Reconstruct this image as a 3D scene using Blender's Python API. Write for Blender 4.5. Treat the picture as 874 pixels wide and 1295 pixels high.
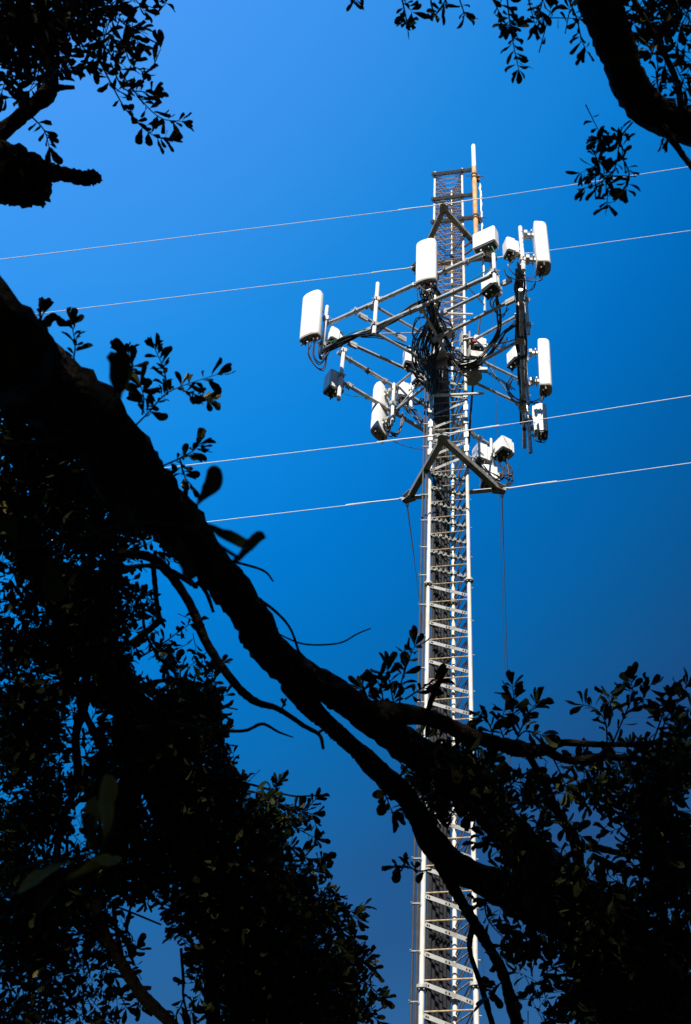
import bpy, math, random
import numpy as np
from mathutils import Vector, Matrix

# ------------------------------------------------------------------ camera, sky, sun, exposure
SC = bpy.context.scene
COL = SC.collection
for o in list(bpy.data.objects):
    bpy.data.objects.remove(o)

F, TH, U0, V0, CZ = 1272.0, math.radians(41.0), 567.0, 648.0, 1.6   # lens in photo pixels, pitch, optical centre, eye height
CT, ST = math.cos(TH), math.sin(TH)
cam_data = bpy.data.cameras.new('camera')
cam = bpy.data.objects.new('camera', cam_data)
COL.objects.link(cam)
cam.location = (0, 0, CZ)
cam.rotation_euler = (math.pi / 2 + TH, 0, 0)
cam_data.lens = 36.0 * F / 1295.0
cam_data.sensor_width = 36.0
cam_data.shift_x = (437.0 - U0) / 1295.0
cam_data.clip_start = 0.05
cam_data.clip_end = 4000
cam_data.dof.use_dof = True
cam_data.dof.focus_distance = 20.0
cam_data.dof.aperture_fstop = 9.0
SC.camera = cam

SUN_AZ, SUN_EL = math.radians(262), math.radians(42)
to_sun = Vector((math.cos(SUN_EL) * math.cos(SUN_AZ), math.cos(SUN_EL) * math.sin(SUN_AZ), math.sin(SUN_EL)))
world = bpy.data.worlds.new('World')
SC.world = world
world.use_nodes = True
wn, wl = world.node_tree.nodes, world.node_tree.links
bg = wn['Background']
sky = wn.new('ShaderNodeTexSky')
sky.sky_type = 'NISHITA'
sky.sun_disc = False
sky.sun_elevation = SUN_EL
sky.sun_rotation = math.pi / 2 - SUN_AZ
sky.air_density, sky.dust_density, sky.ozone_density = 1.0, 0.2, 3.0
# deep polarised blue: the clear sky darkens smoothly away from its bright upper left
tc = wn.new('ShaderNodeTexCoord')
dot = wn.new('ShaderNodeVectorMath'); dot.operation = 'DOT_PRODUCT'
gdir = Vector((-0.3716, 0.1654, 0.9135)).normalized()
dot.inputs[1].default_value = gdir
wl.new(tc.outputs['Generated'], dot.inputs[0])
ramp = wn.new('ShaderNodeValToRGB')
ramp.color_ramp.interpolation = 'LINEAR'
els = ramp.color_ramp.elements
SKY_K = 1.0 / (0.15 * 2 ** 0.8) / 2.0
SKY_STOPS = [(0.0, (.0115, .030, .048)), (.46, (.0110, .0325, .053)), (.52, (.0095, .0415, .069)), (.60, (.0040, .067, .112)), (.68, (.0012, .099, .171)), (.75, (.0008, .138, .240)),
             (.82, (.0060, .193, .313)), (.88, (.021, .236, .358)), (.94, (.072, .280, .405)), (1.0, (.13, .315, .44))]
SKY_STOPS = [(p, tuple(k * SKY_K for k in c)) for p, c in SKY_STOPS]
els[0].position, els[0].color = SKY_STOPS[0][0], SKY_STOPS[0][1] + (1,)
els[1].position, els[1].color = SKY_STOPS[-1][0], SKY_STOPS[-1][1] + (1,)
for p, c_ in SKY_STOPS[1:-1]:
    e = els.new(p); e.color = c_ + (1,)
wl.new(dot.outputs['Value'], ramp.inputs[0])
mul = wn.new('ShaderNodeVectorMath'); mul.operation = 'MULTIPLY'
wl.new(sky.outputs[0], mul.inputs[0]); wl.new(ramp.outputs[0], mul.inputs[1])
twice = wn.new('ShaderNodeVectorMath'); twice.operation = 'SCALE'; twice.inputs['Scale'].default_value = 2.0
wl.new(mul.outputs[0], twice.inputs[0])
wl.new(twice.outputs[0], bg.inputs[0])
bg.inputs[1].default_value = 0.15

sun_data = bpy.data.lights.new('sun', 'SUN')
sun_data.energy = 5.0
sun_data.angle = math.radians(0.53)
sun_data.color = (1.0, 0.95, 0.86)
sun = bpy.data.objects.new('sun', sun_data)
COL.objects.link(sun)
sun.location = to_sun * 60
sun.rotation_euler = to_sun.to_track_quat('Z', 'Y').to_euler()

SC.view_settings.view_transform = 'Standard'
SC.view_settings.look = 'None'
SC.view_settings.exposure = 0.8
SC.view_settings.gamma = 1.0
SC.view_settings.use_curve_mapping = False

# ------------------------------------------------------------------ measuring helpers
def ray(u, v):
    a, b = (u - U0) / F, -(v - V0) / F
    return Vector((a, CT - b * ST, ST + b * CT))
def at_depth(u, v, d): return ray(u, v) * d + Vector((0, 0, CZ))
TD = 12.926                                   # distance to the tower's axis
AX = Vector((0.03, TD, 0))
def at_z(u, v, z):
    r = ray(u, v); return r * ((z - CZ) / r.z) + Vector((0, 0, CZ))
def at_y(u, v, y):
    r = ray(u, v); return r * ((TD + y) / r.y) + Vector((0, 0, CZ))
def pol(az, r, z): return AX + Vector((r * math.cos(math.radians(az)), r * math.sin(math.radians(az)), z))
def to_px(p):
    z = p[2] - CZ
    d = p[1] * CT + z * ST
    b = -p[1] * ST + z * CT
    if d < 1e-4: return -9999, -9999, d
    return U0 + F * p[0] / d, V0 - F * b / d, d

# ------------------------------------------------------------------ materials
def mat(name, col, rough=0.6, metal=0.0, noise=0.0, nscale=8.0, col2=None, bump=0.0, bscale=40.0, stretch=None, spec=0.5, lo=0.35, hi=0.65):
    m = bpy.data.materials.new(name)
    m.use_nodes = True
    n, l = m.node_tree.nodes, m.node_tree.links
    b = n['Principled BSDF']
    b.inputs['Base Color'].default_value = tuple(col) + (1,)
    b.inputs['Roughness'].default_value = rough
    b.inputs['Metallic'].default_value = metal
    b.inputs['Specular IOR Level'].default_value = spec
    tcn = n.new('ShaderNodeTexCoord')
    src = tcn.outputs['Object']
    if stretch:
        mp = n.new('ShaderNodeMapping'); mp.inputs['Scale'].default_value = stretch
        l.new(src, mp.inputs[0]); src = mp.outputs[0]
    if col2 is not None:
        t = n.new('ShaderNodeTexNoise'); t.inputs['Scale'].default_value = nscale; t.inputs['Detail'].default_value = 6
        r = n.new('ShaderNodeValToRGB')
        r.color_ramp.elements[0].position = lo; r.color_ramp.elements[0].color = tuple(col) + (1,)
        r.color_ramp.elements[1].position = hi; r.color_ramp.elements[1].color = tuple(col2) + (1,)
        l.new(src, t.inputs['Vector']); l.new(t.outputs['Fac'], r.inputs[0]); l.new(r.outputs[0], b.inputs['Base Color'])
    if bump:
        t2 = n.new('ShaderNodeTexNoise'); t2.inputs['Scale'].default_value = bscale; t2.inputs['Detail'].default_value = 5
        bp = n.new('ShaderNodeBump'); bp.inputs['Strength'].default_value = bump; bp.inputs['Distance'].default_value = 0.02
        l.new(src, t2.inputs['Vector']); l.new(t2.outputs['Fac'], bp.inputs['Height']); l.new(bp.outputs[0], b.inputs['Normal'])
    return m
M = {}
M['galv'] = mat('galvanised_steel', (0.42, 0.41, 0.385), 0.55, 0.1, col2=(0.28, 0.27, 0.245), nscale=14)
M['brace'] = mat('brace_steel', (0.29, 0.29, 0.275), 0.65, 0.0, col2=(0.17, 0.16, 0.14), nscale=7, spec=0.25)
M['darkbar'] = mat('black_channel', (0.034, 0.033, 0.029), 0.9, 0.0, col2=(0.022, 0.021, 0.018), nscale=10, spec=0.08)
M['leg'] = mat('painted_leg', (0.56, 0.535, 0.47), 0.5, 0.0, col2=(0.38, 0.33, 0.25), nscale=7, lo=0.5, hi=0.8)
M['mount'] = mat('white_mount_pipe', (0.72, 0.71, 0.68), 0.45, 0.0, col2=(0.60, 0.58, 0.54), nscale=9)
M['pipe'] = mat('pipe_steel', (0.50, 0.50, 0.48), 0.42, 0.3, col2=(0.34, 0.34, 0.32), nscale=11)
M['rod'] = mat('weathered_rod', (0.46, 0.37, 0.23), 0.7, 0.0, col2=(0.28, 0.18, 0.09), nscale=17)
M['rodr'] = mat('rusty_rod', (0.48, 0.34, 0.18), 0.75, 0.0, col2=(0.30, 0.16, 0.06), nscale=9)
M['hang'] = mat('hanger_grey', (0.24, 0.25, 0.23), 0.6, 0.1, col2=(0.15, 0.16, 0.15), nscale=20)
M['dark'] = mat('dark_steel', (0.22, 0.215, 0.195), 0.7, 0.0, spec=0.3, col2=(0.13, 0.125, 0.11), nscale=10)
M['white'] = mat('white_radome', (0.82, 0.82, 0.80), 0.45, 0.0, col2=(0.76, 0.75, 0.72), nscale=5)
M['tan'] = mat('grey_end_cap', (0.36, 0.34, 0.30), 0.6, 0.0, col2=(0.30, 0.28, 0.25), nscale=9)
M['radio'] = mat('radio_case', (0.74, 0.74, 0.72), 0.5, 0.0, col2=(0.62, 0.62, 0.60), nscale=7)
M['greybox'] = mat('grey_case', (0.62, 0.64, 0.66), 0.5, 0.0, col2=(0.52, 0.54, 0.56), nscale=7)
M['black'] = mat('black_cable', (0.012, 0.012, 0.013), 0.45, 0.0, col2=(0.022, 0.021, 0.02), nscale=25)
M['conduit'] = mat('dark_conduit', (0.045, 0.042, 0.04), 0.5, 0.0, col2=(0.03, 0.028, 0.028), nscale=12)
M['blackp'] = mat('black_plastic', (0.02, 0.02, 0.02), 0.6)
M['green'] = mat('green_wire', (0.02, 0.20, 0.09), 0.5)
M['yellow'] = mat('yellow_band', (0.55, 0.38, 0.04), 0.5)
M['red'] = mat('red_band', (0.45, 0.03, 0.02), 0.5)
M['rust'] = mat('rusty_pole', (0.55, 0.40, 0.19), 0.75, 0.0, col2=(0.50, 0.17, 0.025), nscale=6, stretch=(3, 3, 0.7), bump=0.2)
M['rustd'] = mat('dark_rust', (0.22, 0.10, 0.035), 0.85, 0.0, col2=(0.09, 0.045, 0.02), nscale=18, bump=0.3)
M['wire'] = mat('guy_strand', (0.74, 0.74, 0.73), 0.6, 0.0)
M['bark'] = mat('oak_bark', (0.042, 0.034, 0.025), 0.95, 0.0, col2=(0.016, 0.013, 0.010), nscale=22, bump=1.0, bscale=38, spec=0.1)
M['barklit'] = mat('lit_bark', (0.38, 0.28, 0.18), 0.95, 0.0, col2=(0.16, 0.11, 0.07), nscale=60, bump=0.8, bscale=80, spec=0.1)  # bark lightened: light falling on this branch is put into its colour
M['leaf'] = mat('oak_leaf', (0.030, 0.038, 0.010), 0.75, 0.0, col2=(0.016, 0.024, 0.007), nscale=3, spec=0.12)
M['leafy'] = mat('yellowed_oak_leaf', (0.46, 0.34, 0.10), 0.7, 0.0, col2=(0.32, 0.26, 0.07), nscale=5, spec=0.15)
M['leaflit'] = mat('pale_lit_near_leaf', (0.30, 0.25, 0.09), 0.7, 0.0, col2=(0.20, 0.18, 0.06), nscale=2, spec=0.15)  # pale near leaves, with the warm light on them put into the colour
M['ground'] = mat('shaded_grass', (0.020, 0.024, 0.009), 0.95, 0.0, col2=(0.030, 0.023, 0.014), nscale=0.8, bump=0.5, bscale=30, spec=0.1)
M['concrete'] = mat('concrete', (0.32, 0.31, 0.29), 0.9, 0.0, col2=(0.25, 0.24, 0.22), nscale=5)

# ------------------------------------------------------------------ mesh helpers
def frame(d):
    d = Vector(d).normalized()
    a = Vector((0, 0, 1)) if abs(d.z) < 0.9 else Vector((1, 0, 0))
    x = d.cross(a).normalized(); y = d.cross(x).normalized()
    return x, y, d
class MB:
    def __init__(s): s.v, s.f, s.m = [], [], []
    def add(s, vs, fs, mi=0):
        b = len(s.v); s.v += [tuple(v) for v in vs]
        for f in fs: s.f.append(tuple(i + b for i in f)); s.m.append(mi)
        return s
    def box(s, c, sx, sy, sz, rz=0.0, mi=0, R=None):
        R = R or Matrix.Rotation(rz, 3, 'Z'); c = Vector(c)
        vs = [c + R @ Vector((x * sx / 2, y * sy / 2, z * sz / 2)) for x in (-1, 1) for y in (-1, 1) for z in (-1, 1)]
        return s.add(vs, [(0, 1, 3, 2), (4, 6, 7, 5), (0, 4, 5, 1), (2, 3, 7, 6), (0, 2, 6, 4), (1, 5, 7, 3)], mi)
    def bar(s, p, q, w, t, up=(0, 0, 1), mi=0):      # flat bar: width w across "up", thickness t
        p, q, up = Vector(p), Vector(q), Vector(up)
        d = (q - p); L = d.length; d = d / L
        t_ax = d.cross(up).normalized(); w_ax = t_ax.cross(d).normalized()
        R = Matrix((d, t_ax, w_ax)).transposed()
        return s.box((p + q) / 2, L, t, w, R=R, mi=mi)
    def angle(s, p, q, w, t, up=(0, 0, 1), mi=0):    # L-section: one leg vertical, one horizontal
        p, q, up = Vector(p), Vector(q), Vector(up)
        d = (q - p).normalized(); side = d.cross(up).normalized(); w_ax = side.cross(d).normalized()
        s.bar(p, q, w, t, up, mi)
        o = side * (w / 2 + t / 2 + 0.001) - w_ax * (w / 2 - t / 2)
        return s.bar(p + o, q + o, t, w, up, mi)
    def tube(s, pts, r, n=8, cap=True, mi=0, jit=0.0, rng=None):
        pts = [Vector(p) for p in pts]; k = len(pts)
        rs = r if isinstance(r, (list, tuple)) else [r] * k
        rings = []; px = None; b = len(s.v)
        for i in range(k):
            d = (pts[min(i + 1, k - 1)] - pts[max(i - 1, 0)]).normalized()
            if px is None: x, y, _ = frame(d)
            else:
                x = (px - d * px.dot(d)).normalized(); y = d.cross(x)
            px = x
            for j in range(n):
                a = 2 * math.pi * j / n; rr = rs[i]
                if jit: rr *= 1 + jit * (rng.random() - 0.5) * 2
                s.v.append(tuple(pts[i] + (x * math.cos(a) + y * math.sin(a)) * rr))
        for i in range(k - 1):
            for j in range(n):
                s.f.append((b + i * n + j, b + i * n + (j + 1) % n, b + (i + 1) * n + (j + 1) % n, b + (i + 1) * n + j)); s.m.append(mi)
        if cap:
            s.f.append(tuple(b + j for j in range(n))[::-1]); s.m.append(mi)
            s.f.append(tuple(b + (k - 1) * n + j for j in range(n))); s.m.append(mi)
        return s
    def loft(s, rings, mi=0):
        n = len(rings[0]); b = len(s.v)
        for r in rings: s.v += [tuple(p) for p in r]
        for i in range(len(rings) - 1):
            for j in range(n):
                s.f.append((b + i * n + j, b + i * n + (j + 1) % n, b + (i + 1) * n + (j + 1) % n, b + (i + 1) * n + j)); s.m.append(mi)
        s.f.append(tuple(b + j for j in range(n))[::-1]); s.m.append(mi)
        s.f.append(tuple(b + (len(rings) - 1) * n + j for j in range(n))); s.m.append(mi)
        return s
    def mesh(s, name, mats, off=None, smooth=True):
        me = bpy.data.meshes.new(name)
        vs = s.v if off is None else [(v[0] - off[0], v[1] - off[1], v[2] - off[2]) for v in s.v]
        me.from_pydata(vs, [], s.f)
        mats = mats if isinstance(mats, (list, tuple)) else [mats]
        for m_ in mats: me.materials.append(M[m_])
        if len(mats) > 1: me.polygons.foreach_set('material_index', s.m)
        me.validate(); me.update()
        if smooth:
            me.polygons.foreach_set('use_smooth', [True] * len(me.polygons))
            me.set_sharp_from_angle(angle=math.radians(38))
        return me
    def build(s, name, mats, parent=None, smooth=True, local=False):
        off = None if (parent is None or local) else parent.location
        o = bpy.data.objects.new(name, s.mesh(name, mats, off, smooth))
        COL.objects.link(o)
        if parent is not None: o.parent = parent
        return o
def tag(o, label, cat, group=None, kind=None):
    o['label'] = label; o['category'] = cat
    if group: o['group'] = group
    if kind: o['kind'] = kind
    return o
def empty(name, loc, label, cat, group=None, rz=0.0):
    e = bpy.data.objects.new(name, None); COL.objects.link(e)
    e.location = loc; e.rotation_euler = (0, 0, rz); e.empty_display_size = 0.1
    return tag(e, label, cat, group)
def piece(name, me, parent, loc=(0, 0, 0)):
    o = bpy.data.objects.new(name, me); COL.objects.link(o); o.parent = parent; o.location = loc
    return o
def smooth_path(pts, n=6):                            # Catmull-Rom
    P = [Vector(p) for p in pts]
    if len(P) < 3: return P
    P = [P[0] * 2 - P[1]] + P + [P[-1] * 2 - P[-2]]
    out = []
    for i in range(1, len(P) - 2):
        a, b, c, d = P[i - 1], P[i], P[i + 1], P[i + 2]
        for k in range(n):
            t = k / n
            out.append(0.5 * ((2 * b) + (c - a) * t + (2 * a - 5 * b + 4 * c - d) * t * t + (3 * b - a - 3 * c + d) * t ** 3))
    out.append(P[-2]); return out

# ------------------------------------------------------------------ ground
g = MB(); N = 40
for i in range(N + 1):
    for j in range(N + 1):
        x = ((i / N) * 2 - 1); y = ((j / N) * 2 - 1)
        x = math.copysign(abs(x) ** 3, x) * 1500; y = math.copysign(abs(y) ** 3, y) * 1500
        g.v.append((x, y, 0.10 * math.sin(x * 0.21) * math.sin(y * 0.17) - 0.10))
for i in range(N):
    for j in range(N):
        a = i * (N + 1) + j; g.f.append((a, a + N + 1, a + N + 2, a + 1)); g.m.append(0)
ground = g.build('ground', 'ground'); ground['kind'] = 'structure'

# ------------------------------------------------------------------ the lattice tower
W = 0.65; RL = W / math.sqrt(3); ZTOP = 23.45
AZ = {'L': 202.0, 'R': -38.0, 'B': 82.0}
tower = empty('lattice_tower', AX, 'tall slender galvanised triangular lattice mast carrying all the antennas', 'tower')
def leg(k, z): return pol(AZ[k], RL, z)
for k in 'LRB':
    b = MB().tube([leg(k, 0), leg(k, 11.2), leg(k, 17.4), leg(k, ZTOP)], [0.035, 0.033, 0.030, 0.028], 10)
    lg = b.build('leg', 'leg', tower)
    for z in (5.2, 11.2, 17.2):
        fb = MB(); c = leg(k, z)
        fb.tube([c - Vector((0, 0, 0.018)), c + Vector((0, 0, 0.018))], 0.075, 12)
        for a in range(6):
            q = c + Vector((0.055 * math.cos(a * 1.047), 0.055 * math.sin(a * 1.047), 0))
            fb.tube([q - Vector((0, 0, 0.04)), q + Vector((0, 0, 0.04))], 0.009, 6)
        o = fb.build('flange', 'galv'); o.parent = lg; o.location = (0, 0, 0)
        o.data.transform(Matrix.Translation(-AX))
rng = random.Random(4)
# base
MB().loft([[AX + Vector((x * 1.1, y * 1.1, z)) for x, y in ((-1, -1), (1, -1), (1, 1), (-1, 1))] for z in (-0.3, 0.12)]).build('base_slab', 'concrete', tower, smooth=False)
H = 0.348
def out_normal(a, b):
    m_ = (leg(a, 0) + leg(b, 0)) / 2 - AX; m_.z = 0
    return m_.normalized()
def rod_mesh(name, a, za, b, zb, r, mt='rod'):
    return MB().tube([leg(a, za), leg(b, zb)], r, 6).mesh(name, mt, AX)
me_h = {p: rod_mesh('horizontal_rod', p[0], 0, p[1], 0, 0.0095) for p in ('LR', 'LB', 'BR')}
me_dLB = rod_mesh('diagonal_rod', 'L', -0.01, 'B', -H + 0.02, 0.0095)
me_dBR1 = rod_mesh('diagonal_rod', 'B', -H + 0.02, 'R', -0.02, 0.010)
me_dBR2 = rod_mesh('diagonal_rod', 'B', -H + 0.09, 'R', 0.05, 0.010)
nLR = out_normal('L', 'R')
def flat_mesh(mt, za, zb, w, a='L', b='R', lumps=False):
    mb = MB(); p, q = leg(a, za) + nLR * 0.012, leg(b, zb) + nLR * 0.012
    d = (q - p).normalized(); p, q = p + d * 0.035, q - d * 0.035
    mb.bar(p, q, w, 0.008, mi=0)
    up = nLR.cross(d).normalized()
    for t in (0.05, 0.09, 0.45, 0.52, 0.88, 0.94):
        c = p.lerp(q, t) + nLR * 0.006
        mb.tube([c - nLR * 0.004, c + nLR * 0.009], 0.009, 6, mi=1)
    return mb.mesh('flat_brace', [mt, 'darkbar'], AX)
def hanger_mesh(seed):
    r_ = random.Random(seed); mb = MB()
    p, q = leg('L', -0.03), leg('R', -H + 0.06)
    mb.tube([p, q], 0.016, 8)
    for t in np.linspace(0.07, 0.93, 8):
        c = p.lerp(q, float(t)) + Vector((r_.uniform(-.01, .01), r_.uniform(-.02, .02), r_.uniform(-.012, .012)))
        mb.tube([c - Vector((0, 0, .038)), c + Vector((0, 0, .038))], 0.019, 6)
        mb.box(c + nLR * 0.03, 0.045, 0.03, 0.04, rz=r_.uniform(-.6, .6))
        mb.tube([c + nLR * 0.05 + Vector((0, 0, -.03)), c + nLR * 0.052 + Vector((0, 0, .035))], 0.011, 6)
    return mb.mesh('hanger_bar', 'hang', AX)
me_flat = flat_mesh('brace', -0.03, -H + 0.06, 0.052)
me_rise = flat_mesh('brace', -H + 0.03, -0.04, 0.055)
me_hang = [hanger_mesh(i) for i in range(3)]
z = 0.40; k = 0
while z < 17.4:
    for p in ('LR', 'LB', 'BR'): piece('horizontal_rod', me_h[p], tower, (0, 0, z))
    piece('diagonal_rod', me_dLB, tower, (0, 0, z)); piece('diagonal_rod', me_dBR1, tower, (0, 0, z)); piece('diagonal_rod', me_dBR2, tower, (0, 0, z))
    if 11.35 < z < 13.9: piece('hanger_bar', me_hang[k % 3], tower, (0, 0, z))
    elif 13.9 <= z < 15.6: piece('flat_brace', me_rise, tower, (0, 0, z))
    else: piece('flat_brace', me_flat, tower, (0, 0, z))
    z += H; k += 1
HX = 0.205
me_x = {}
for a, b in (('L', 'R'), ('L', 'B'), ('B', 'R')):
    me_x[a + b] = [rod_mesh('cross_rod', a, 0.01, b, HX - 0.01, 0.009, 'rodr'), rod_mesh('cross_rod', b, 0.013, a, HX - 0.013, 0.009, 'rodr')]
z = 17.45
while z + HX < ZTOP:
    for p in me_x:
        for m_ in me_x[p]: piece('cross_rod', m_, tower, (0, 0, z))
    z += HX
# splice plates on the legs where the heavy braces meet
for zz in (13.75, 14.1, 14.45, 14.8, 15.15, 15.5):
    for kk in 'LR':
        c = leg(kk, zz) + nLR * 0.040
        MB().bar(c - Vector((0, 0, .07)), c + Vector((0, 0, .07)), 0.085, 0.008, up=nLR.cross(Vector((0, 0, 1)))).build('splice_plate', 'galv', tower, smooth=False)
# step bolts on the right leg
me_step = MB().tube([leg('R', 0) + Vector((.02, 0, 0)), leg('R', 0) + Vector((.062, 0.01, 0))], 0.007, 6).mesh('step_bolt', 'galv', AX)
zz = 3.0
while zz < 17: piece('step_bolt', me_step, tower, (0, 0, zz)); zz += 0.62

# feeder cables inside the back-left face, and conduits beside the left leg
feed = empty('feeder_cable_ladder', AX + Vector((-.1, .05, 0)), 'flat ladder of black feeder cables running up inside the mast', 'cable')
for i in range(12):
    t = 0.09 + 0.058 * i
    p = leg('L', 0).lerp(leg('B', 0), t); off = Vector((0.03, -0.03 - 0.02 * (i % 2), 0))
    mb = MB(); mb.tube([p + off + Vector((0, 0, 0.2)), p + off + Vector((0, 0, 9)), p + off + Vector((0, 0, 15.6)), p + off + Vector((rng.uniform(-.05, .05), -.05, 16.6))], 0.0235, 8)
    mb.build('cable', 'black', feed)
zz = 0.6
strapA, strapB = leg('L', 0).lerp(leg('B', 0), 0.06), leg('L', 0).lerp(leg('B', 0), 0.78)
me_strap = MB().bar(strapA + Vector((.055, -.075, 0)), strapB + Vector((.055, -.075, 0)), 0.03, 0.012).mesh('cable_clamp', 'blackp', feed.location, False)
while zz < 15.6: piece('cable_clamp', me_strap, feed, (0, 0, zz)); zz += H * 3
cond = empty('conduit_pair', leg('L', 0) + Vector((-.08, 0, 0)), 'pair of dark conduits strapped outside the left mast leg', 'conduit')
for dx in (-0.062, -0.118):
    MB().tube([leg('L', 0.1) + Vector((dx, -.02, 0)), leg('L', 9) + Vector((dx, -.02, 0)), leg('L', 15.9) + Vector((dx, -.02, 0))], 0.021 if dx > -.1 else 0.017, 8).build('conduit', 'conduit', cond)
for i in range(26):
    zz = 1.0 + i * 0.575
    c = leg('L', zz)
    MB().bar(c + Vector((-.15, -.042, 0)), c + Vector((-.02, -.046, 0)), 0.014, 0.005).tube([c + Vector((-.155, -.05, .01)), c + Vector((-.135, -.05, .01))], .007, 6).build('strap', 'hang', cond, smooth=False)

# ------------------------------------------------------------------ guy brackets and guy wires
def star(zc, label):
    s = empty('guy_bracket', AX + Vector((0, 0, zc)), label, 'bracket', 'guy wire brackets')
    tips = [pol(a, 1.0, zc) for a in (262, 142, 22)]
    for i in range(3):
        p, q = tips[i], tips[(i + 1) % 3]
        d = (q - p).normalized()
        MB().angle(p + d * 0.09, q - d * 0.09, 0.095, 0.010).build('arm', 'dark' if i != 1 else 'galv', s, smooth=False)
    for i, a in enumerate((262, 142, 22)):
        c = tips[i]; ax = (c - AX - Vector((0, 0, zc))).normalized(); sd = Vector((-ax.y, ax.x, 0))
        o = MB()
        for dz in (0.062, -0.062):
            o.loft([[c + ax * u_ + sd * w_ + Vector((0, 0, dz + h_)) for u_, w_ in ((-.15, -.10), (.05, -.055), (.07, 0), (.05, .055), (-.15, .10))] for h_ in (-.006, .006)])
        o.build('gusset_plate', 'dark', s, smooth=False)
    for kk in 'LRB':
        c = leg(kk, zc)
        MB().tube([c - Vector((0, 0, .07)), c + Vector((0, 0, .07))], 0.042, 10).build('leg_clamp', 'dark', s)
    return tips
tips_lo = star(13.7, 'lower dark steel guy bracket clamped below the antenna platform')
tips_hi = star(20.7, 'upper dark steel guy bracket clamped near the mast top')
anchor_far = pol(-38, 33.5, 0)
anchor = {'left': pol(202, 28, 0), 'right': pol(-38, 29.5, 0), 'back': pol(85, 28, 0)}
wires = [(0, 'left', 'apex to the left'), (1, 'left', 'far-left corner to the left'), (0, 'right', 'apex to the right'), (2, 'right', 'far-right corner to the right'),
         (1, 'back', 'far-left corner down behind the mast'), (2, 'back', 'far-right corner down behind the mast')]
for nm, tips in (('lower', tips_lo), ('upper', tips_hi)):
    for ti, an, ph in wires:
        p, q = tips[ti], (anchor_far if (an == 'right' and nm == 'lower') else anchor[an]); d = (q - p).normalized(); Lw = (q - p).length
        root = empty('guy_wire', p, f'steel guy wire of the {nm} bracket, from its {ph}', 'guy wire', 'guy wires')
        sag = [p + d * (Lw * t) - Vector((0, 0, 0.10 * 4 * t * (1 - t))) for t in [i / 24 for i in range(25)]]
        r_ = 0.0062 if an != 'back' else 0.0070
        MB().tube(sag, r_, 6).build('strand', 'wire', root)
        MB().tube([p + d * .10, p + d * .25, p + d * 1.1, p + d * 1.25], [.014, .013, .011, .008], 7).build('preformed_grip', 'wire', root)
        x, y, _ = frame(d)
        MB().tube([p + d * .10 + x * .03 * math.cos(a) * 1.0 + d * (.07 * math.sin(a)) for a in [i * math.pi / 6 for i in range(13)]], .009, 6, cap=False).build('shackle', 'wire', root)

# ------------------------------------------------------------------ top of the mast
tops = [((547, 219), (600, 212)), ((547, 254), (602, 246)), ((546, 284), (605, 277))]
poleb = at_y(603, 322, -0.42); polex, poley = poleb.x, poleb.y
omni = empty('omni_antenna', Vector((polex, poley, 19.9)), 'rust streaked pole antenna with white tip clamped beside the mast top', 'antenna')
pt = at_y(597, 212, poley - TD); tipz = at_y(595, 184, poley - TD).z
MB().tube([(polex, poley, 19.85), (polex, poley, 21.5), (polex, poley, pt.z)], 0.056, 14).build('pole', 'rust', omni)
MB().tube([(polex, poley, pt.z - .35), (polex, poley, tipz - .05), (polex, poley, tipz - .015), (polex, poley, tipz)], [.053, .051, .042, .02], 14).build('radome', 'white', omni)
fside = nLR
zs = [23.25, 22.18, 21.25]
for i, zb in enumerate(zs):
    a = leg('L', zb) + fside * 0.075; bb = leg('R', zb) + fside * 0.075; d = (bb - a).normalized()
    root = empty('channel_bar', a, ['topmost', 'middle', 'lowest'][i] + ' of three dark channel bars bolted across the mast top', 'bar', 'channel bars at the mast top')
    e0, e1 = a - d * 0.07, bb + d * 0.34
    web = MB().bar(e0, e1, 0.115, 0.008)
    web.build('web', 'darkbar', root, smooth=False)
    ib = Vector((0, 0, -.055)) - fside * .028
    MB().bar(a - d * .05 + ib, bb + d * .30 + ib, .05, .006).build('backing_strip', 'mount', root, smooth=False)
    for sg, mt in ((1, 'darkbar'),):
        c0 = e0 - fside * .030 + Vector((0, 0, sg * .0545)); c1 = e1 - fside * .030 + Vector((0, 0, sg * .0545))
        MB().bar(c0, c1, .006, .05).build('flange', mt, root, smooth=False)
    for q in (a, bb, bb + d * .27):
        MB().tube([q - fside * .02 + Vector((-.0, 0, -.045)), q + fside * .035 + Vector((0, 0, -.045))], .010, 6).tube([q - fside * .02 + Vector((0, 0, .04)), q + fside * .035 + Vector((0, 0, .04))], .010, 6).build('bolt', 'rustd', root)
for i, zc in enumerate((22.85, 22.72, 21.15, 21.05, 20.2)):
    c = Vector((polex, poley, zc)); mb = MB()
    mb.tube([c - Vector((0, 0, .02)), c + Vector((0, 0, .02))], .073, 12).box(c + Vector((.05, .05, 0)), .14, .08, .05, rz=.3 * i)
    if i in (0, 2): mb.tube([c + Vector((-.2, .02, 0)), c + Vector((.24, .05, .02))], .011, 6)
    mb.build('clamp', 'rustd', omni)
for zc in (20.35, 20.05):
    c = Vector((polex, poley, zc)); q = leg('R', zc - .12)
    MB().tube([c, (c + q) / 2 + Vector((0, 0, -.02)), q], .022, 6, jit=.2, rng=rng).build('standoff_arm', 'rustd', omni)
wb = at_y(611, 376, 0.35); wt = at_y(609, 235, 0.35); wb.x = .775
whip = empty('whip_antenna', Vector((wb.x, wb.y, wb.z)), 'thin knobbly white whip antenna standing behind the rusty pole', 'antenna')
zz = wb.z; pts, rr = [], []
i = 0
while zz < wt.z:
    pts.append((wb.x + .012 * math.sin(i * 1.3), wb.y + .012 * math.cos(i * 1.3), zz)); rr.append(.020 if i % 2 else .034); zz += .09; i += 1
pts.append((wb.x, wb.y, zz)); rr.append(.012)
MB().tube(pts, rr, 8).build('radiator', 'white', whip)
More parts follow.
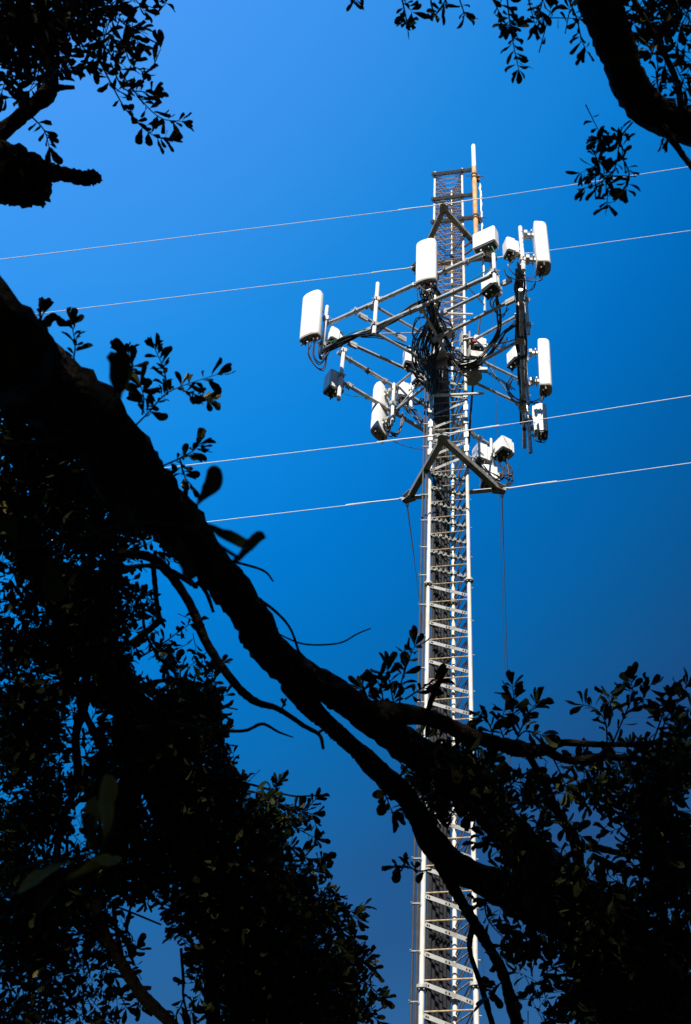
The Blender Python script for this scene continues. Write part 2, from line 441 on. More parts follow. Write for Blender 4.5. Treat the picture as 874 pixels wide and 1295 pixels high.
MB().tube([(wb.x, wb.y, wb.z - .5), (wb.x, wb.y, wb.z)], .03, 8).build('base_tube', 'pipe', whip)
MB().tube([(wb.x, wb.y, wb.z - .3), leg('R', wb.z - .3)], .016, 6).build('standoff_arm', 'pipe', whip)

# ------------------------------------------------------------------ antenna sector frames
ZU, ZL = 17.1, 16.35
def clampm(c, rz=0.0, s_=1.0):
    return MB().box(c, .11 * s_, .09 * s_, .10 * s_, rz=rz).tube([Vector(c) + Vector((-.10, 0, .03)) * s_, Vector(c) + Vector((.10, 0, .03)) * s_], .010 * s_, 6).tube([Vector(c) + Vector((0, -.10, -.03)) * s_, Vector(c) + Vector((0, .10, -.03)) * s_], .010 * s_, 6)
def on(p, q, t): return Vector(p).lerp(Vector(q), t)
def sector(label, pu, qu, az, ta, tb, brk):
    pl, ql = Vector((pu.x, pu.y, ZL)), Vector((qu.x, qu.y, ZL))
    root = empty('sector_frame', (pu + qu) / 2 + Vector((0, 0, ZL - ZU)), label, 'antenna frame', 'sector frames of the antenna platform')
    MB().tube([pu, qu], .041, 12).build('rail', 'pipe', root)
    d = (qu - pu).normalized()
    MB().tube([pl, ql + d * 0.25], .041, 12).build('rail', 'pipe', root)
    n = Vector((math.cos(math.radians(az)), math.sin(math.radians(az)), 0))
    for zz in (ZU, ZL):
        base = AX + n * brk + Vector((0, 0, zz - .02))
        side = Vector((-n.y, n.x, 0))
        MB().loft([[base + side * sx + n * sy + Vector((0, 0, h_)) for sx, sy in ((-.26, -.16), (.26, -.16), (.30, .05), (.12, .20), (-.12, .20), (-.30, .05))] for h_ in (-.008, .008)]).build('gusset_plate', 'galv', root, smooth=False)
        for t in (ta, tb):
            e = on(pu, qu, t); e = Vector((e.x, e.y, zz))
            s0 = base + side * (.18 if (e - base).dot(side) > 0 else -.18)
            MB().tube([s0, e], .030, 8).build('standoff_arm', 'pipe', root)
            MB().box(e - n * .03 - Vector((0, 0, .05)), .15, .12, .02, rz=math.radians(az)).build('plate', 'galv', root, smooth=False)
    for t in (ta, tb):
        e = on(pu, qu, t)
        MB().tube([AX + n * (brk + .1) + Vector((0, 0, ZU - .05)), Vector((e.x, e.y, ZL)) - n * .12], .016, 6).build('brace', 'galv', root)
    m0 = AX + n * (brk - .02)
    MB().box(m0 + Vector((0, 0, (ZU + ZL) / 2)), .05, .30, ZU - ZL + .35, rz=math.radians(az)).build('mast_bracket', 'galv', root, smooth=False)
    return root, d, n
s1p, s1q = at_z(413, 411, ZU), at_z(612, 321, ZU)
s2p, s2q = Vector((1.29, TD - 2.0, ZU)), Vector((1.57, TD + 1.75, ZU))
s3p, s3q = at_z(427, 446, ZU), at_z(621, 564, ZU)
F1, d1, n1 = sector('left front sector frame of two long pipes rising to the right', s1p, s1q, 242, .30, .62, .42)
F2, d2, n2 = sector('right sector frame seen end on, wrapped in black cables', s2p, s2q, -4, .30, .75, .42)
F3, d3, n3 = sector('back sector frame of two pipes sloping down behind the mast', s3p, s3q, 130, .35, .66, .42)
def mount_pipe(root, u, v0, v1, y, r=.036, mt='pipe'):
    a, b = at_y(u, v0, y), at_y(u, v1, y); x_ = (a.x + b.x) / 2
    p0, p1 = Vector((x_, a.y, b.z)), Vector((x_, a.y, a.z))
    MB().tube([p0, p1], r, 12).build('mount_pipe', mt, root)
    for zz in (ZU, ZL):
        if p0.z - .1 < zz < p1.z + .1: clampm(Vector((x_, a.y, zz)), rz=rng.random()).build('clamp', 'galv', root, smooth=False)
    return x_
mount_pipe(F1, 410, 388, 452, -.76, mt='mount')
mount_pipe(F1, 475.5, 359, 423, -1.22, .040, 'mount')
mount_pipe(F1, 551, 318, 387, -1.72)
mount_pipe(F1, 625, 322, 359, -2.38, mt='mount')
mount_pipe(F2, 660, 288, 342, -2.1, .040, 'mount')
mount_pipe(F2, 664.5, 330, 423, -1.2, .034, 'mount')
mount_pipe(F2, 665, 428, 512, .25)
mount_pipe(F2, 668, 494, 573, 1.25, .042)
mount_pipe(F3, 431.5, 446, 506, .03, .040, 'mount')
mount_pipe(F3, 497, 486, 538, .75, .034, 'mount')
mount_pipe(F3, 520, 486, 519, 1.05, .038, 'mount')
mount_pipe(F3, 622, 556, 610, 2.25, .036)
# small clamps and straps crowding the rails
for fr, p_, q_ in ((F1, s1p, s1q), (F2, s2p, s2q), (F3, s3p, s3q)):
    for t_ in (.06, .17, .28, .39, .47, .56, .68, .79, .9):
        for zz in (ZU, ZL):
            c = on(p_, q_, t_ + rng.uniform(-.03, .03)); c.z = zz + rng.uniform(-.02, .02)
            clampm(c, rz=rng.uniform(0, 3), s_=rng.uniform(.5, .95)).build('clamp', rng.choice(['galv', 'galv', 'hang', 'blackp']), fr, smooth=False)
# tie-back pipes between the frames and the mast
def tie(root, p, q, r=.033):
    p, q = Vector(p), Vector(q)
    MB().tube([p, q], r, 10).build('tie_pipe', 'pipe', root)
    d = (q - p).normalized()
    for e, sg in ((p, 1), (q, -1)):
        MB().bar(e - d * .02 * sg, e + d * .17 * sg, .13, .05).build('end_plate', 'galv', root, smooth=False)
tie(F2, at_z(549, 430, ZL), at_z(650, 379, ZL))
tie(F2, at_z(556, 398, ZU), at_z(646, 354.5, ZU))
tie(F1, at_z(441, 434, ZL), at_z(535, 477, ZL + .02))
tie(F1, at_z(455, 399, ZU), at_z(512, 430, ZU))
tie(F3, at_z(600, 552, ZU), at_z(583, 530, ZU))
MB().tube([at_y(547, 501, -.33), at_y(612, 498, -.33)], .026, 8).build('stub_pipe', 'leg', tower)
MB().tube([at_y(566, 397, -.33), at_y(598, 398, -.33)], .022, 8).build('stub_pipe', 'leg', tower)
MB().tube([at_y(570, 374, -.30), at_y(592, 378, -.30)], .02, 8).build('stub_pipe', 'leg', tower)
# plates clasping the right leg
cl = empty('mast_collar', leg('R', 16.9), 'grey plate collar clasping the right mast leg under the frames', 'bracket')
for zz, s_ in ((17.15, 1), (16.75, .8), (16.3, 1)):
    c = leg('R', zz)
    for k_ in (-1, 1):
        MB().box(c + Vector((.075 * k_, 0, 0)), .016, .13, .34 * s_, rz=.35).build('plate', 'galv', cl, smooth=False)
    MB().bar(c + Vector((.1, .02, 0)), c + Vector((.42, .06, -.02)), .16, .012).build('arm', 'galv', cl, smooth=False)
MB().tube([leg('R', 17.0) + Vector((.15, -.08, -.03)), leg('R', 17.0) + Vector((.22, -.08, -.03))], .035, 8).build('red_marker', 'red', cl)

# ------------------------------------------------------------------ panel antennas
def dshape(w, dp, n=7):
    pts = []                                          # back is flat at x=0, front bulges to x=dp; y runs across
    r = min(w, dp) * 0.30
    pts += [(0, -w / 2 + r * .4), (r * .15, -w / 2 + r * .12), (r * .4, -w / 2)]
    k = dp * 0.45
    for i in range(2 * n + 1):
        a = -math.pi / 2 + math.pi * i / (2 * n)
        pts.append((k + (dp - k) * max(0, math.cos(a)) ** 0.75, w / 2 * math.copysign(abs(math.sin(a)) ** 0.8, math.sin(a))))
    pts += [(r * .4, w / 2), (r * .15, w / 2 - r * .12), (0, w / 2 - r * .4)]
    return pts
def panel(u, v, y, az, w, dp, h, label, tilt=0.0, ncon=6, cap=True):
    c = at_y(u, v, y)
    root = empty('panel_antenna', c - Vector((0, 0, h / 2)), label, 'antenna', 'panel antennas on the platform', rz=math.radians(az))
    sh = dshape(w, dp); cx = dp * 0.4
    def ring(z_, s_): return [Vector((cx + (x_ - cx) * s_ + tilt * (z_ - h / 2), y_ * s_, z_)) for x_, y_ in sh]
    b = MB().loft([ring(.02, .985), ring(.06, 1), ring(h - .07, 1), ring(h - .03, .965), ring(h - .008, .88), ring(h, .72)])
    rd = b.build('radome', 'white', root, local=True)
    cb = MB().loft([ring(-.03, .93), ring(-.018, .985), ring(.02, .988)]); cb.build('end_cap', 'tan', root, local=True)
    r_ = random.Random(int(u * v))
    for i in range(ncon):
        yy = (i - (ncon - 1) / 2) * w * .8 / max(1, ncon - 1); xx = cx * (.7 if i % 2 else 1.15)
        xx -= tilt * h / 2
        m_ = ['blackp', 'blackp', 'galv', 'yellow', 'blackp', 'red'][(i + int(u)) % 6]
        cn = MB().tube([(xx, yy, -.035), (xx, yy, -.10)], .019, 8).build('connector', 'blackp', root, local=True)
        MB().tube([(xx, yy, -.10), (xx, yy, -.125)], .016, 8).build('colour_band', m_, cn, local=True)
    for zz in (.18 * h, .80 * h):
        xo = tilt * (zz - h / 2)
        mb = MB().box((xo - .07, 0, zz), .14, .05, .07).box((xo - .05, 0, zz), .02, .22, .05).box((xo - .15, 0, zz), .06, .16, .09)
        mb.tube([(xo - .24, -.07, zz), (xo - .02, -.07, zz)], .009, 6).tube([(xo - .24, .07, zz), (xo - .02, .07, zz)], .009, 6)
        mb.build('bracket', 'galv', root, smooth=False, local=True)
    return root
panel(396.5, 403.5, -.95, 242, .42, .17, 1.20, 'leftmost white panel antenna at the far left end of the platform', tilt=.07)
panel(541, 336, -1.80, 250, .40, .17, 1.20, 'white panel antenna standing in front of the mast at the centre', tilt=.03)
panel(676, 313, -2.25, 3, .34, .26, 1.25, 'upper right white panel antenna facing right, nearest to the camera', tilt=.0)
panel(681, 464, .30, -3, .34, .25, 1.38, 'right white panel antenna below the nearer one, above the small radio', tilt=.03)
panel(486, 517, .88, 150, .40, .22, 1.32, 'white panel antenna with cable shadows on the back frame left of the mast', tilt=.0)

# ------------------------------------------------------------------ radio units
def radio(u, v, y, rz, sx, sy, sz, label, mt='radio', fins=True, tiltx=0.0, cover=True):
    c = at_y(u, v, y)
    root = empty('radio_unit', c - Vector((0, 0, sz / 2)), label, 'radio unit', 'remote radio units', rz=math.radians(rz))
    root.rotation_euler = (tiltx, 0, math.radians(rz))
    def rb(s_x, s_y, z0, z1, bev=.025, ox=0):
        def rg(z_, i_): return [Vector((ox + sg * (s_x / 2 - i_ - (bev if k_ else 0)), tg * (s_y / 2 - i_ - (0 if k_ else bev)), z_)) for sg, tg, k_ in ((-1, -1, 0), (-1, -1, 1), (1, -1, 1), (1, -1, 0), (1, 1, 0), (1, 1, 1), (-1, 1, 1), (-1, 1, 0))]
        return MB().loft([rg(z0, bev * .6), rg(z0 + bev * .6, 0), rg(z1 - bev * .6, 0), rg(z1, bev * .6)])
    rb(sx, sy, 0, sz, .025 if fins else .06).build('case', mt, root, local=True)
    if fins:
        for i in range(9):
            yy = (i - 4) * sy * .1
            MB().box((-sx / 2 - .03, yy, sz * .5), .06, .008, sz * .86).build('fin', mt, root, smooth=False, local=True)
    bpl = MB().box((0, 0, -.015), sx * .86, sy * .86, .03).build('base_plate', 'blackp', root, smooth=False, local=True)
    for i in range(5):
        MB().tube([((i % 2 - .5) * sx * .4, (i - 2) * sy * .17, -.03), ((i % 2 - .5) * sx * .4, (i - 2) * sy * .17, -.10)], .017, 8).build('connector', ['blackp', 'galv', 'yellow', 'blackp', 'blackp'][i], bpl, local=True)
    MB().tube([(0, -sy * .3, sz), (0, -sy * .3, sz + .05), (0, sy * .3, sz + .05), (0, sy * .3, sz)], .012, 6).build('handle', mt, root, local=True)
    MB().box((-sx / 2 - .09, 0, sz * .6), .07, sy * .4, .10).box((-sx / 2 - .09, 0, sz * .25), .07, sy * .4, .06).build('bracket', 'galv', root, smooth=False, local=True)
    return root
radio(614, 305, -2.2, 242, .20, .46, .46, 'big white box radio on the right end of the upper pipe', fins=True)
radio(620, 360, -1.9, 225, .24, .34, .40, 'rounded white radio hanging between the right tie pipes', fins=False)
radio(644, 315, -2.15, 200, .18, .24, .40, 'small white radio beside the upper right mount pipe')
radio(685, 533, 1.3, -2, .22, .26, .80, 'slim white radio antenna at the lower right end of the frame', fins=True)
radio(650, 452, .05, 215, .17, .36, .38, 'white slanted box radio left of the right frame pipe', fins=False)
radio(420, 485, .10, 215, .24, .28, .48, 'blue grey box radio hanging at the left end of the back frame', 'greybox')
radio(421, 427, -.55, 215, .20, .26, .32, 'round-topped white radio tucked behind the leftmost panel antenna')
radio(516, 453, -.2, 200, .16, .22, .44, 'dark backed radio under the left mast bracket', 'greybox')
radio(509, 497, 1.1, 200, .22, .25, .40, 'white radio in the cable tangle behind the scalloped panel')
radio(634, 568, 2.3, 215, .28, .44, .34, 'square white radio at the far right end of the back frame')
radio(607, 576, 2.2, 205, .24, .30, .44, 'white radio beside the mast below the lower guy bracket top')
radio(616, 603, 2.3, 190, .26, .32, .40, 'lower white radio hanging over the right guy bracket corner')
radio(541, 367, -1.75, 250, .12, .22, .22, 'small dark radio tucked under the central panel antenna', 'greybox')
radio(603, 437, -.1, 200, .18, .28, .30, 'white box radio fixed to the right of the mast', 'radio')
radio(527, 478, .6, 215, .16, .2, .3, 'small grey radio between the back panel tangle and the mast', 'greybox')

# ------------------------------------------------------------------ jumper cables
def cables(label, group, runs, r=.011, mt='black', jit=.03, copies=1, seed=1):
    r_ = random.Random(seed)
    for ri, run in enumerate(runs):
        lab = label if isinstance(label, str) else label[ri]
        for c_ in range(copies):
            pts = [at_y(u, v, y) + Vector((r_.uniform(-jit, jit), r_.uniform(-jit, jit), r_.uniform(-jit, jit))) for u, v, y in run]
            o = MB().tube(smooth_path(pts, 6), r * r_.uniform(.8, 1.25), 6).build('jumper_cable', mt)
            tag(o, lab, 'cable', group if isinstance(label, str) else f'{group}, run {ri + 1}')
cables(['black jumper cable in the widest loop below the leftmost panel antenna', 'black jumper cable in the middle loop below the leftmost panel antenna', 'black jumper cable in the tightest loop below the leftmost panel antenna'], 'cables under the leftmost panel', [
    [(392, 434, -1.0), (391, 448, -1.0), (397, 463, -.95), (408, 468, -.85), (413, 460, -.8), (411, 445, -.8)],
    [(397, 433, -1.0), (396, 452, -1.0), (403, 461, -.9), (412, 452, -.8), (420, 437, -.85)],
    [(402, 432, -1.0), (403, 449, -1.0), (408, 456, -.9), (414, 445, -.8)]], copies=2, seed=2, r=.010)
cables(['black cable strapped along the top of the left frame lower pipe', 'black cable sagging along the left frame lower pipe'], 'cables along the left frame', [
    [(408, 446, -.8), (425, 438, -.85), (450, 425, -1.0), (480, 413, -1.2), (505, 398, -1.4), (525, 387, -1.5), (541, 383, -1.5), (548, 396, -1.2), (548, 420, -.9)],
    [(410, 444, -.8), (438, 429, -.95), (470, 423, -1.15), (500, 404, -1.4), (530, 389, -1.5), (545, 390, -1.4), (550, 415, -1.0), (548, 440, -.7)]], copies=4, seed=3, r=.015, jit=.045)
cables('black jumper cable drooping under the left frame to the bracket', 'cables drooping under the left frame', [
    [(455, 426, -1.0), (480, 427, -.9), (500, 433, -.7), (522, 440, -.5), (540, 445, -.45)]], copies=3, seed=4, r=.012)
cables(['thick black cable from the central panel straight down the mast tangle', 'thick black cable bowing right in the mast tangle below the central panel', 'thick black cable bowing left in the mast tangle below the central panel', 'black cable swinging right from the mast tangle around the mast front', 'black cable looping out left of the mast tangle beside the bracket'], 'cable tangle on the mast', [
    [(535, 364, -1.8), (537, 378, -1.75), (545, 395, -1.4), (545, 420, -.9), (541, 445, -.6), (546, 470, -.4), (552, 500, -.2)],
    [(542, 363, -1.8), (546, 385, -1.7), (551, 405, -1.2), (553, 430, -.8), (548, 455, -.5), (550, 485, -.3)],
    [(548, 363, -1.8), (553, 380, -1.6), (548, 402, -1.3), (538, 425, -.8), (533, 450, -.5), (545, 478, -.35)],
    [(551, 395, -1.3), (558, 415, -.9), (566, 440, -.55), (580, 452, -.45), (596, 456, -.4)],
    [(546, 408, -1.1), (535, 420, -.8), (524, 440, -.5), (527, 462, -.3), (540, 480, -.2)]], copies=7, seed=5, r=.0135, jit=.085)
cables(['black cable ending high in the bundle down the right frame', 'black cable in the middle of the bundle down the right frame', 'black cable reaching lowest on the left of the right frame bundle'], 'cables down the right frame', [
    [(657, 335, -2.1), (658, 352, -1.9), (657, 380, -1.5), (659, 410, -1.0), (661, 450, -.3), (662, 490, .4)],
    [(660, 338, -2.1), (661, 360, -1.85), (660, 400, -1.15), (663, 440, -.4), (663, 480, .3), (662, 515, 1.0)],
    [(655, 340, -2.0), (653, 365, -1.75), (656, 395, -1.3), (655, 430, -.6), (658, 470, .1), (658, 505, .8), (661, 535, 1.3)]], copies=5, seed=6, r=.016, jit=.05)
cables(['thin cable in the short upper loop under the upper right panel', 'thin cable in the wide middle loop under the upper right panel', 'thin cable dangling lowest under the upper right panel', 'thin cable from the small radio to the upper right pipe', 'thin cable from the upper tie pipe end to the right frame'], 'cables under the upper right panel', [
    [(680, 340, -2.25), (677, 349, -2.2), (668, 350, -2.15), (661, 346, -2.1)],
    [(686, 343, -2.25), (684, 353, -2.2), (672, 357, -2.1), (660, 353, -2.0)],
    [(678, 350, -2.2), (676, 362, -2.1), (668, 369, -1.9), (662, 366, -1.8)],
    [(648, 331, -2.1), (644, 338, -2.1), (650, 346, -2.05), (658, 352, -1.95)],
    [(637, 341, -2.2), (642, 350, -2.15), (652, 354, -2.05), (660, 355, -1.95)]], copies=2, seed=7, r=.008)
cables(['black cable in the inner loop under the lower right panel', 'black cable in the outer loop under the lower right panel', 'short black cable under the slim lower right radio'], 'cables under the lower right panel', [
    [(685, 497, .3), (681, 506, .35), (669, 509, .4), (655, 505, .35), (645, 497, .2), (641, 486, .05), (648, 476, 0)],
    [(688, 500, .3), (682, 508, .35), (666, 511, .4), (650, 506, .3), (643, 493, .1), (650, 480, 0)],
    [(691, 550, 1.35), (688, 558, 1.35), (678, 557, 1.3), (672, 549, 1.25)]], copies=3, seed=8, r=.009)
cables(['thick black cable swooping from under the hanging round radio to the mast', 'thick black cable swooping from the right frame pipe to the mast'], 'cables swooping to the mast', [
    [(628, 378, -1.7), (630, 398, -1.3), (630, 420, -.8), (620, 440, -.5), (605, 455, -.4), (588, 461, -.35), (565, 458, -.4)],
    [(655, 408, -1.0), (641, 418, -.9), (632, 430, -.6), (618, 450, -.4), (600, 462, -.3), (580, 466, -.3)]], copies=5, seed=9, r=.015, jit=.05)
cables('black cable hanging off the right mast collar toward the lower frame arm', 'cables by the right arm', [
    [(611, 446, -.1), (610, 462, 0), (620, 474, .1), (636, 484, .2), (650, 496, .3)]], copies=2, seed=10, r=.010)
cables(['black cable curving from the back panel up over to the mast', 'black cable across the top of the back panel tangle', 'black cable looping under the back panel bottom', 'black cable slanting down right out of the back panel tangle'], 'cables beside the back panel', [
    [(490, 545, .9), (499, 532, .9), (503, 520, .95), (512, 512, 1.0), (525, 520, 1.0), (535, 535, .9)],
    [(497, 520, .85), (506, 508, .95), (516, 505, 1.05), (527, 510, 1.0), (536, 500, .8)],
    [(488, 540, .95), (494, 550, .9), (503, 547, .9), (508, 536, .95), (512, 524, 1.0)],
    [(503, 500, 1.0), (512, 515, 1.0), (522, 528, 1.0), (534, 536, .8), (541, 545, .4)]], copies=4, seed=11, r=.012, jit=.06)
cables('short dark cable whip sticking out of the mast tangle', 'cable ends in the mast tangle', [
    [(540, 400, -1.2), (528, 408, -1.0), (520, 420, -.8), (528, 432, -.6)], [(556, 400, -1.1), (568, 412, -.9), (572, 430, -.6), (560, 445, -.5)],
    [(535, 455, -.4), (525, 470, -.2), (532, 485, 0), (545, 490, -.1)], [(600, 440, -.2), (612, 448, -.1), (606, 462, -.1), (592, 470, -.2)],
    [(630, 372, -1.7), (622, 386, -1.5), (632, 400, -1.2), (642, 392, -1.3)], [(640, 430, -.5), (634, 442, -.3), (622, 436, -.4)], [(566, 452, -.45), (580, 470, -.4), (596, 478, -.3)]], copies=2, seed=21, r=.012, jit=.05)
cables('single thin black cable sagging from the back panel to the mast', 'sagging cable', [[(492, 556, .9), (508, 563, .7), (522, 567, .3), (535, 569, -.1)]], r=.008, jit=0, seed=12)
cables(['black cable in the outer coil below the far right radios', 'black cable running left from the far right radios to the mast', 'black cable in the inner coil below the far right radios'], 'cables below the far right radios', [
    [(640, 582, 2.35), (645, 594, 2.3), (646, 608, 2.2), (638, 618, 2.1), (628, 612, 2.1)],
    [(630, 583, 2.35), (636, 595, 2.3), (637, 606, 2.2), (626, 604, 2.1), (612, 590, 2.1), (600, 578, 2.0)],
    [(622, 584, 2.3), (632, 600, 2.3), (643, 603, 2.2), (640, 590, 2.3)]], copies=4, seed=13, r=.012, jit=.05)
cables(['longer dark cable slanting down behind the right mast leg', 'shorter dark cable slanting down behind the right mast leg'], 'dark cables behind the right leg', [
    [(608, 398, .2), (603, 440, .25), (598, 490, .3), (594, 545, .3)], [(602, 455, .3), (597, 500, .35), (593, 560, .35)]], copies=1, seed=14, r=.026, mt='conduit', jit=0)
cables('green ground wire wrapped along the left frame pipe', 'green ground wires', [[(412, 434, -.85), (425, 430, -.95), (445, 421, -1.05), (462, 417, -1.15)]], r=.010, mt='green', jit=.01, seed=15)
cables('green ground wire curling from the big white box radio', 'green ground wire at right', [[(622, 312, -2.3), (628, 325, -2.25), (624, 336, -2.1), (612, 345, -2.0), (598, 354, -1.9), (588, 362, -1.8)]], r=.009, mt='green', jit=0, seed=16)
cables('pale green wire hanging from the blue grey box radio', 'pale wire', [[(436, 499, .1), (450, 502, .3), (470, 501, .5)]], r=.006, mt='green', jit=0, seed=17)

# ------------------------------------------------------------------ oak trees
class Tree:
    def __init__(s, base, label, group, seed):
        s.root = empty('oak_tree', base, label, 'tree', group)
        s.rng = random.Random(seed); s.np = np.random.RandomState(seed)
        s.leafs = []          # visible leaves: (origin, axis, normal, length, width factor, curl)
        s.twigs = MB()
        s.single = []         # leaves that become objects of their own
oakA = Tree(Vector((1.6, 6.2, 0)), 'dark live oak whose long rough limb crosses the photo diagonally', 'oak trees', 11)
oakB = Tree(Vector((-3.3, 3.4, 0)), 'dark live oak with a snapped stub limb at the upper left', 'oak trees', 12)
oakC = Tree(Vector((-1.35, 5.1, 0)), 'dense young live oak filling the lower left corner', 'oak trees', 13)

def limb(tree, pts, name='limb', mt='bark', world=(), n=None, rough=0.10, sub=8, pre=()):
    """pts: (u, v, width in photo pixels, depth); world / pre: extra (Vector, radius) after / before"""
    P = [p for p in pre] + [(at_depth(u, v, d), w * d / F / 2) for u, v, w, d in pts] + [w_ for w_ in world]
    path = smooth_path([p for p, _ in P], sub)
    k = len(P) - 1
    rad = []
    for i in range(len(path)):
        t = i / max(1, len(path) - 1) * k; a = min(int(t), k - 1); f = t - a
        rad.append((P[a][1] * (1 - f) + P[a + 1][1] * f))
    # resample finely enough for knobbly bark
    fine, fr = [], []
    for i in range(len(path) - 1):
        seg = (path[i + 1] - path[i]).length
        m_ = max(1, min(14, int(seg / max(0.012, rad[i] * 0.35))))
        for j in range(m_):
            f = j / m_
            fine.append(path[i].lerp(path[i + 1], f)); fr.append(rad[i] * (1 - f) + rad[i + 1] * f)
    fine.append(path[-1]); fr.append(rad[-1])
    big = max(fr)
    n = n or (18 if big > .05 else 10 if big > .015 else 6)
    rg = tree.rng
    if big > .015:
        lo = [rg.uniform(0, 6.28) for _ in range(8)]; s_ = 0.0
        for i in range(len(fine)):
            s_ += 0 if i == 0 else (fine[i] - fine[i - 1]).length
            fr[i] *= 1 + .06 * math.sin(s_ * 9 + lo[0]) + .05 * math.sin(s_ * 23 + lo[1])
    b = MB().tube(fine, fr, n, jit=rough if big > .006 else .05, rng=rg)
    # long bark ridges
    return b.build(name, mt, tree.root)

def add_leaf(tree, p, ax, nrm, L, wf=1.0, single=False, yellow=False):
    (tree.single if single else tree.leafs).append((Vector(p), Vector(ax), Vector(nrm), L, wf, yellow))
def rvec(r): 
    while True:
        v = Vector((r.uniform(-1, 1), r.uniform(-1, 1), r.uniform(-1, 1)))
        if .05 < v.length < 1: return v.normalized()
def dress(tree, pts, n, L, single=False, spread=1.0, term=4, ycol=0.03):
    """leaves set alternately along a twig path, with a rosette at its tip"""
    r = tree.rng
    tot = len(pts) - 1
    for i in range(n):
        t = (0.15 + 0.85 * (i + r.random()) / n) * tot; a = min(int(t), tot - 1); f = t - a
        p = pts[a].lerp(pts[a + 1], f); d = (pts[a + 1] - pts[a]).normalized()
        s_ = rvec(r); s_ = (s_ - d * s_.dot(d)).normalized()
        ax = (d * r.uniform(.2, .9) + s_ * spread).normalized()
        nm = rvec(r) + Vector((0, -0.4, .5))
        add_leaf(tree, p, ax, nm, L * r.uniform(.45, 1.25), r.uniform(.7, 1.25), single, r.random() < ycol)
    d = (pts[-1] - pts[-2]).normalized()
    for i in range(term):
        s_ = rvec(r); s_ = (s_ - d * s_.dot(d)).normalized()
        add_leaf(tree, pts[-1], (d * .8 + s_ * r.uniform(.2, 1.0)).normalized(), rvec(r) + Vector((0, -.4, .4)), L * r.uniform(.8, 1.25), r.uniform(.85, 1.2), single, r.random() < ycol)
def sprig(tree, pxs, depth, n, L=.058, w=2.5, single=True, term=4, ycol=.05, name='twig', dd=0.0):
    k = len(pxs)
    pts = [(u, v, w * (1 - .6 * i / max(1, k - 1)), depth + dd * i / max(1, k - 1) + tree.rng.uniform(-.03, .03)) for i, (u, v) in enumerate(pxs)]
    limb(tree, pts, name, sub=4)
    dress(tree, smooth_path([at_depth(u, v, d) for u, v, _, d in pts], 4), n, L, single, term=term, ycol=ycol)

# ---- oak A: trunk below the frame at the right, limb rising to the left over the camera
crotch = Vector((1.45, 6.05, 2.5))
limb(oakA, [], 'trunk', pre=[(Vector((1.6, 6.2, -.1)), .46), (Vector((1.58, 6.18, .5)), .36), (Vector((1.5, 6.1, 1.6)), .31), (crotch, .29), (Vector((1.4, 5.95, 3.0)), .22)], n=28)
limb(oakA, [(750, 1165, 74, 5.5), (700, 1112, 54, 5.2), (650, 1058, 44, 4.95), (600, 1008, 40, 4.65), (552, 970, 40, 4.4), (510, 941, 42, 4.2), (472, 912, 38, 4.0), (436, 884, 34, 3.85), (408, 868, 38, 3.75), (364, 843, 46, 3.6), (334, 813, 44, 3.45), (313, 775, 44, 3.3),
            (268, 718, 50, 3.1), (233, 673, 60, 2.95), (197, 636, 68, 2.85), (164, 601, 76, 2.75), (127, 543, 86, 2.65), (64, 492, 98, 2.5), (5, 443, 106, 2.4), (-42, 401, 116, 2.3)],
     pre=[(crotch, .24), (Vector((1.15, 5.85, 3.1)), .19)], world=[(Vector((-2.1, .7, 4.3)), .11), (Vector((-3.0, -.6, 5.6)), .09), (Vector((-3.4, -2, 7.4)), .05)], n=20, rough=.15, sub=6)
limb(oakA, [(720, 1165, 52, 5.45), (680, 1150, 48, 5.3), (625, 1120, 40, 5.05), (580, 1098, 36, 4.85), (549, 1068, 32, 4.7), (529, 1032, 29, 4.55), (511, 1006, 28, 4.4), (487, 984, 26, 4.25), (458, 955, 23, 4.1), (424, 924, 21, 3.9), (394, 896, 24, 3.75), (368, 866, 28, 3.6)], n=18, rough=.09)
limb(oakA, [(470, 900, 30, 4.0), (540, 908, 22, 4.1), (600, 932, 20, 4.15), (655, 947, 20, 4.2), (690, 949, 13, 4.2), (712, 940, 9, 4.25), (760, 942, 8, 4.3), (826, 940, 7, 4.4), (840, 925, 5, 4.4)], 'branch')
limb(oakA, [(688, 948, 14, 4.2), (720, 962, 10, 4.25), (770, 958, 9, 4.3), (830, 965, 8, 4.4), (890, 990, 8, 4.5)], 'branch')
limb(oakA, [(664, 950, 8, 4.2), (688, 988, 9, 4.3), (706, 1030, 11, 4.5), (726, 1062, 14, 4.8), (735, 1110, 16, 5.2)], 'branch')
limb(oakA, [(697, 1101, 8, 4.9), (720, 1082, 8, 4.7), (746, 1071, 8, 4.6), (782, 1079, 8, 4.6), (820, 1085, 9, 4.7), (880, 1095, 12, 4.8)], 'branch')
limb(oakA, [(750, 1083, 8, 4.6), (785, 1100, 9, 4.7), (832, 1107, 9, 4.8), (890, 1120, 12, 4.9)], 'branch')
limb(oakA, [(788, 1078, 5, 4.6), (812, 1061, 6, 4.6), (850, 1040, 6, 4.6)], 'branch')
limb(oakA, [(660, 1083, 9, 5.0), (697, 1103, 10, 5.1), (735, 1133, 12, 5.3)], 'branch')
limb(oakA, [(556, 1090, 20, 4.8), (583, 1140, 13, 4.85), (610, 1184, 13, 4.9), (634, 1226, 14, 5.0), (643, 1255, 15, 5.1), (655, 1300, 16, 5.3)], 'branch')
limb(oakA, [(600, 1165, 9, 4.9), (594, 1200, 7, 4.8), (608, 1246, 7, 4.8), (624, 1300, 7, 4.8)], 'branch')
limb(oakA, [(540, 905, 7, 4.1), (546, 885, 8, 4.05), (556, 862, 7, 4.0), (566, 846, 4, 4.0)], 'branch')
limb(oakA, [(604, 1098, 6, 4.9), (613, 1118, 4, 4.9), (640, 1116, 4, 4.9)], 'branch')
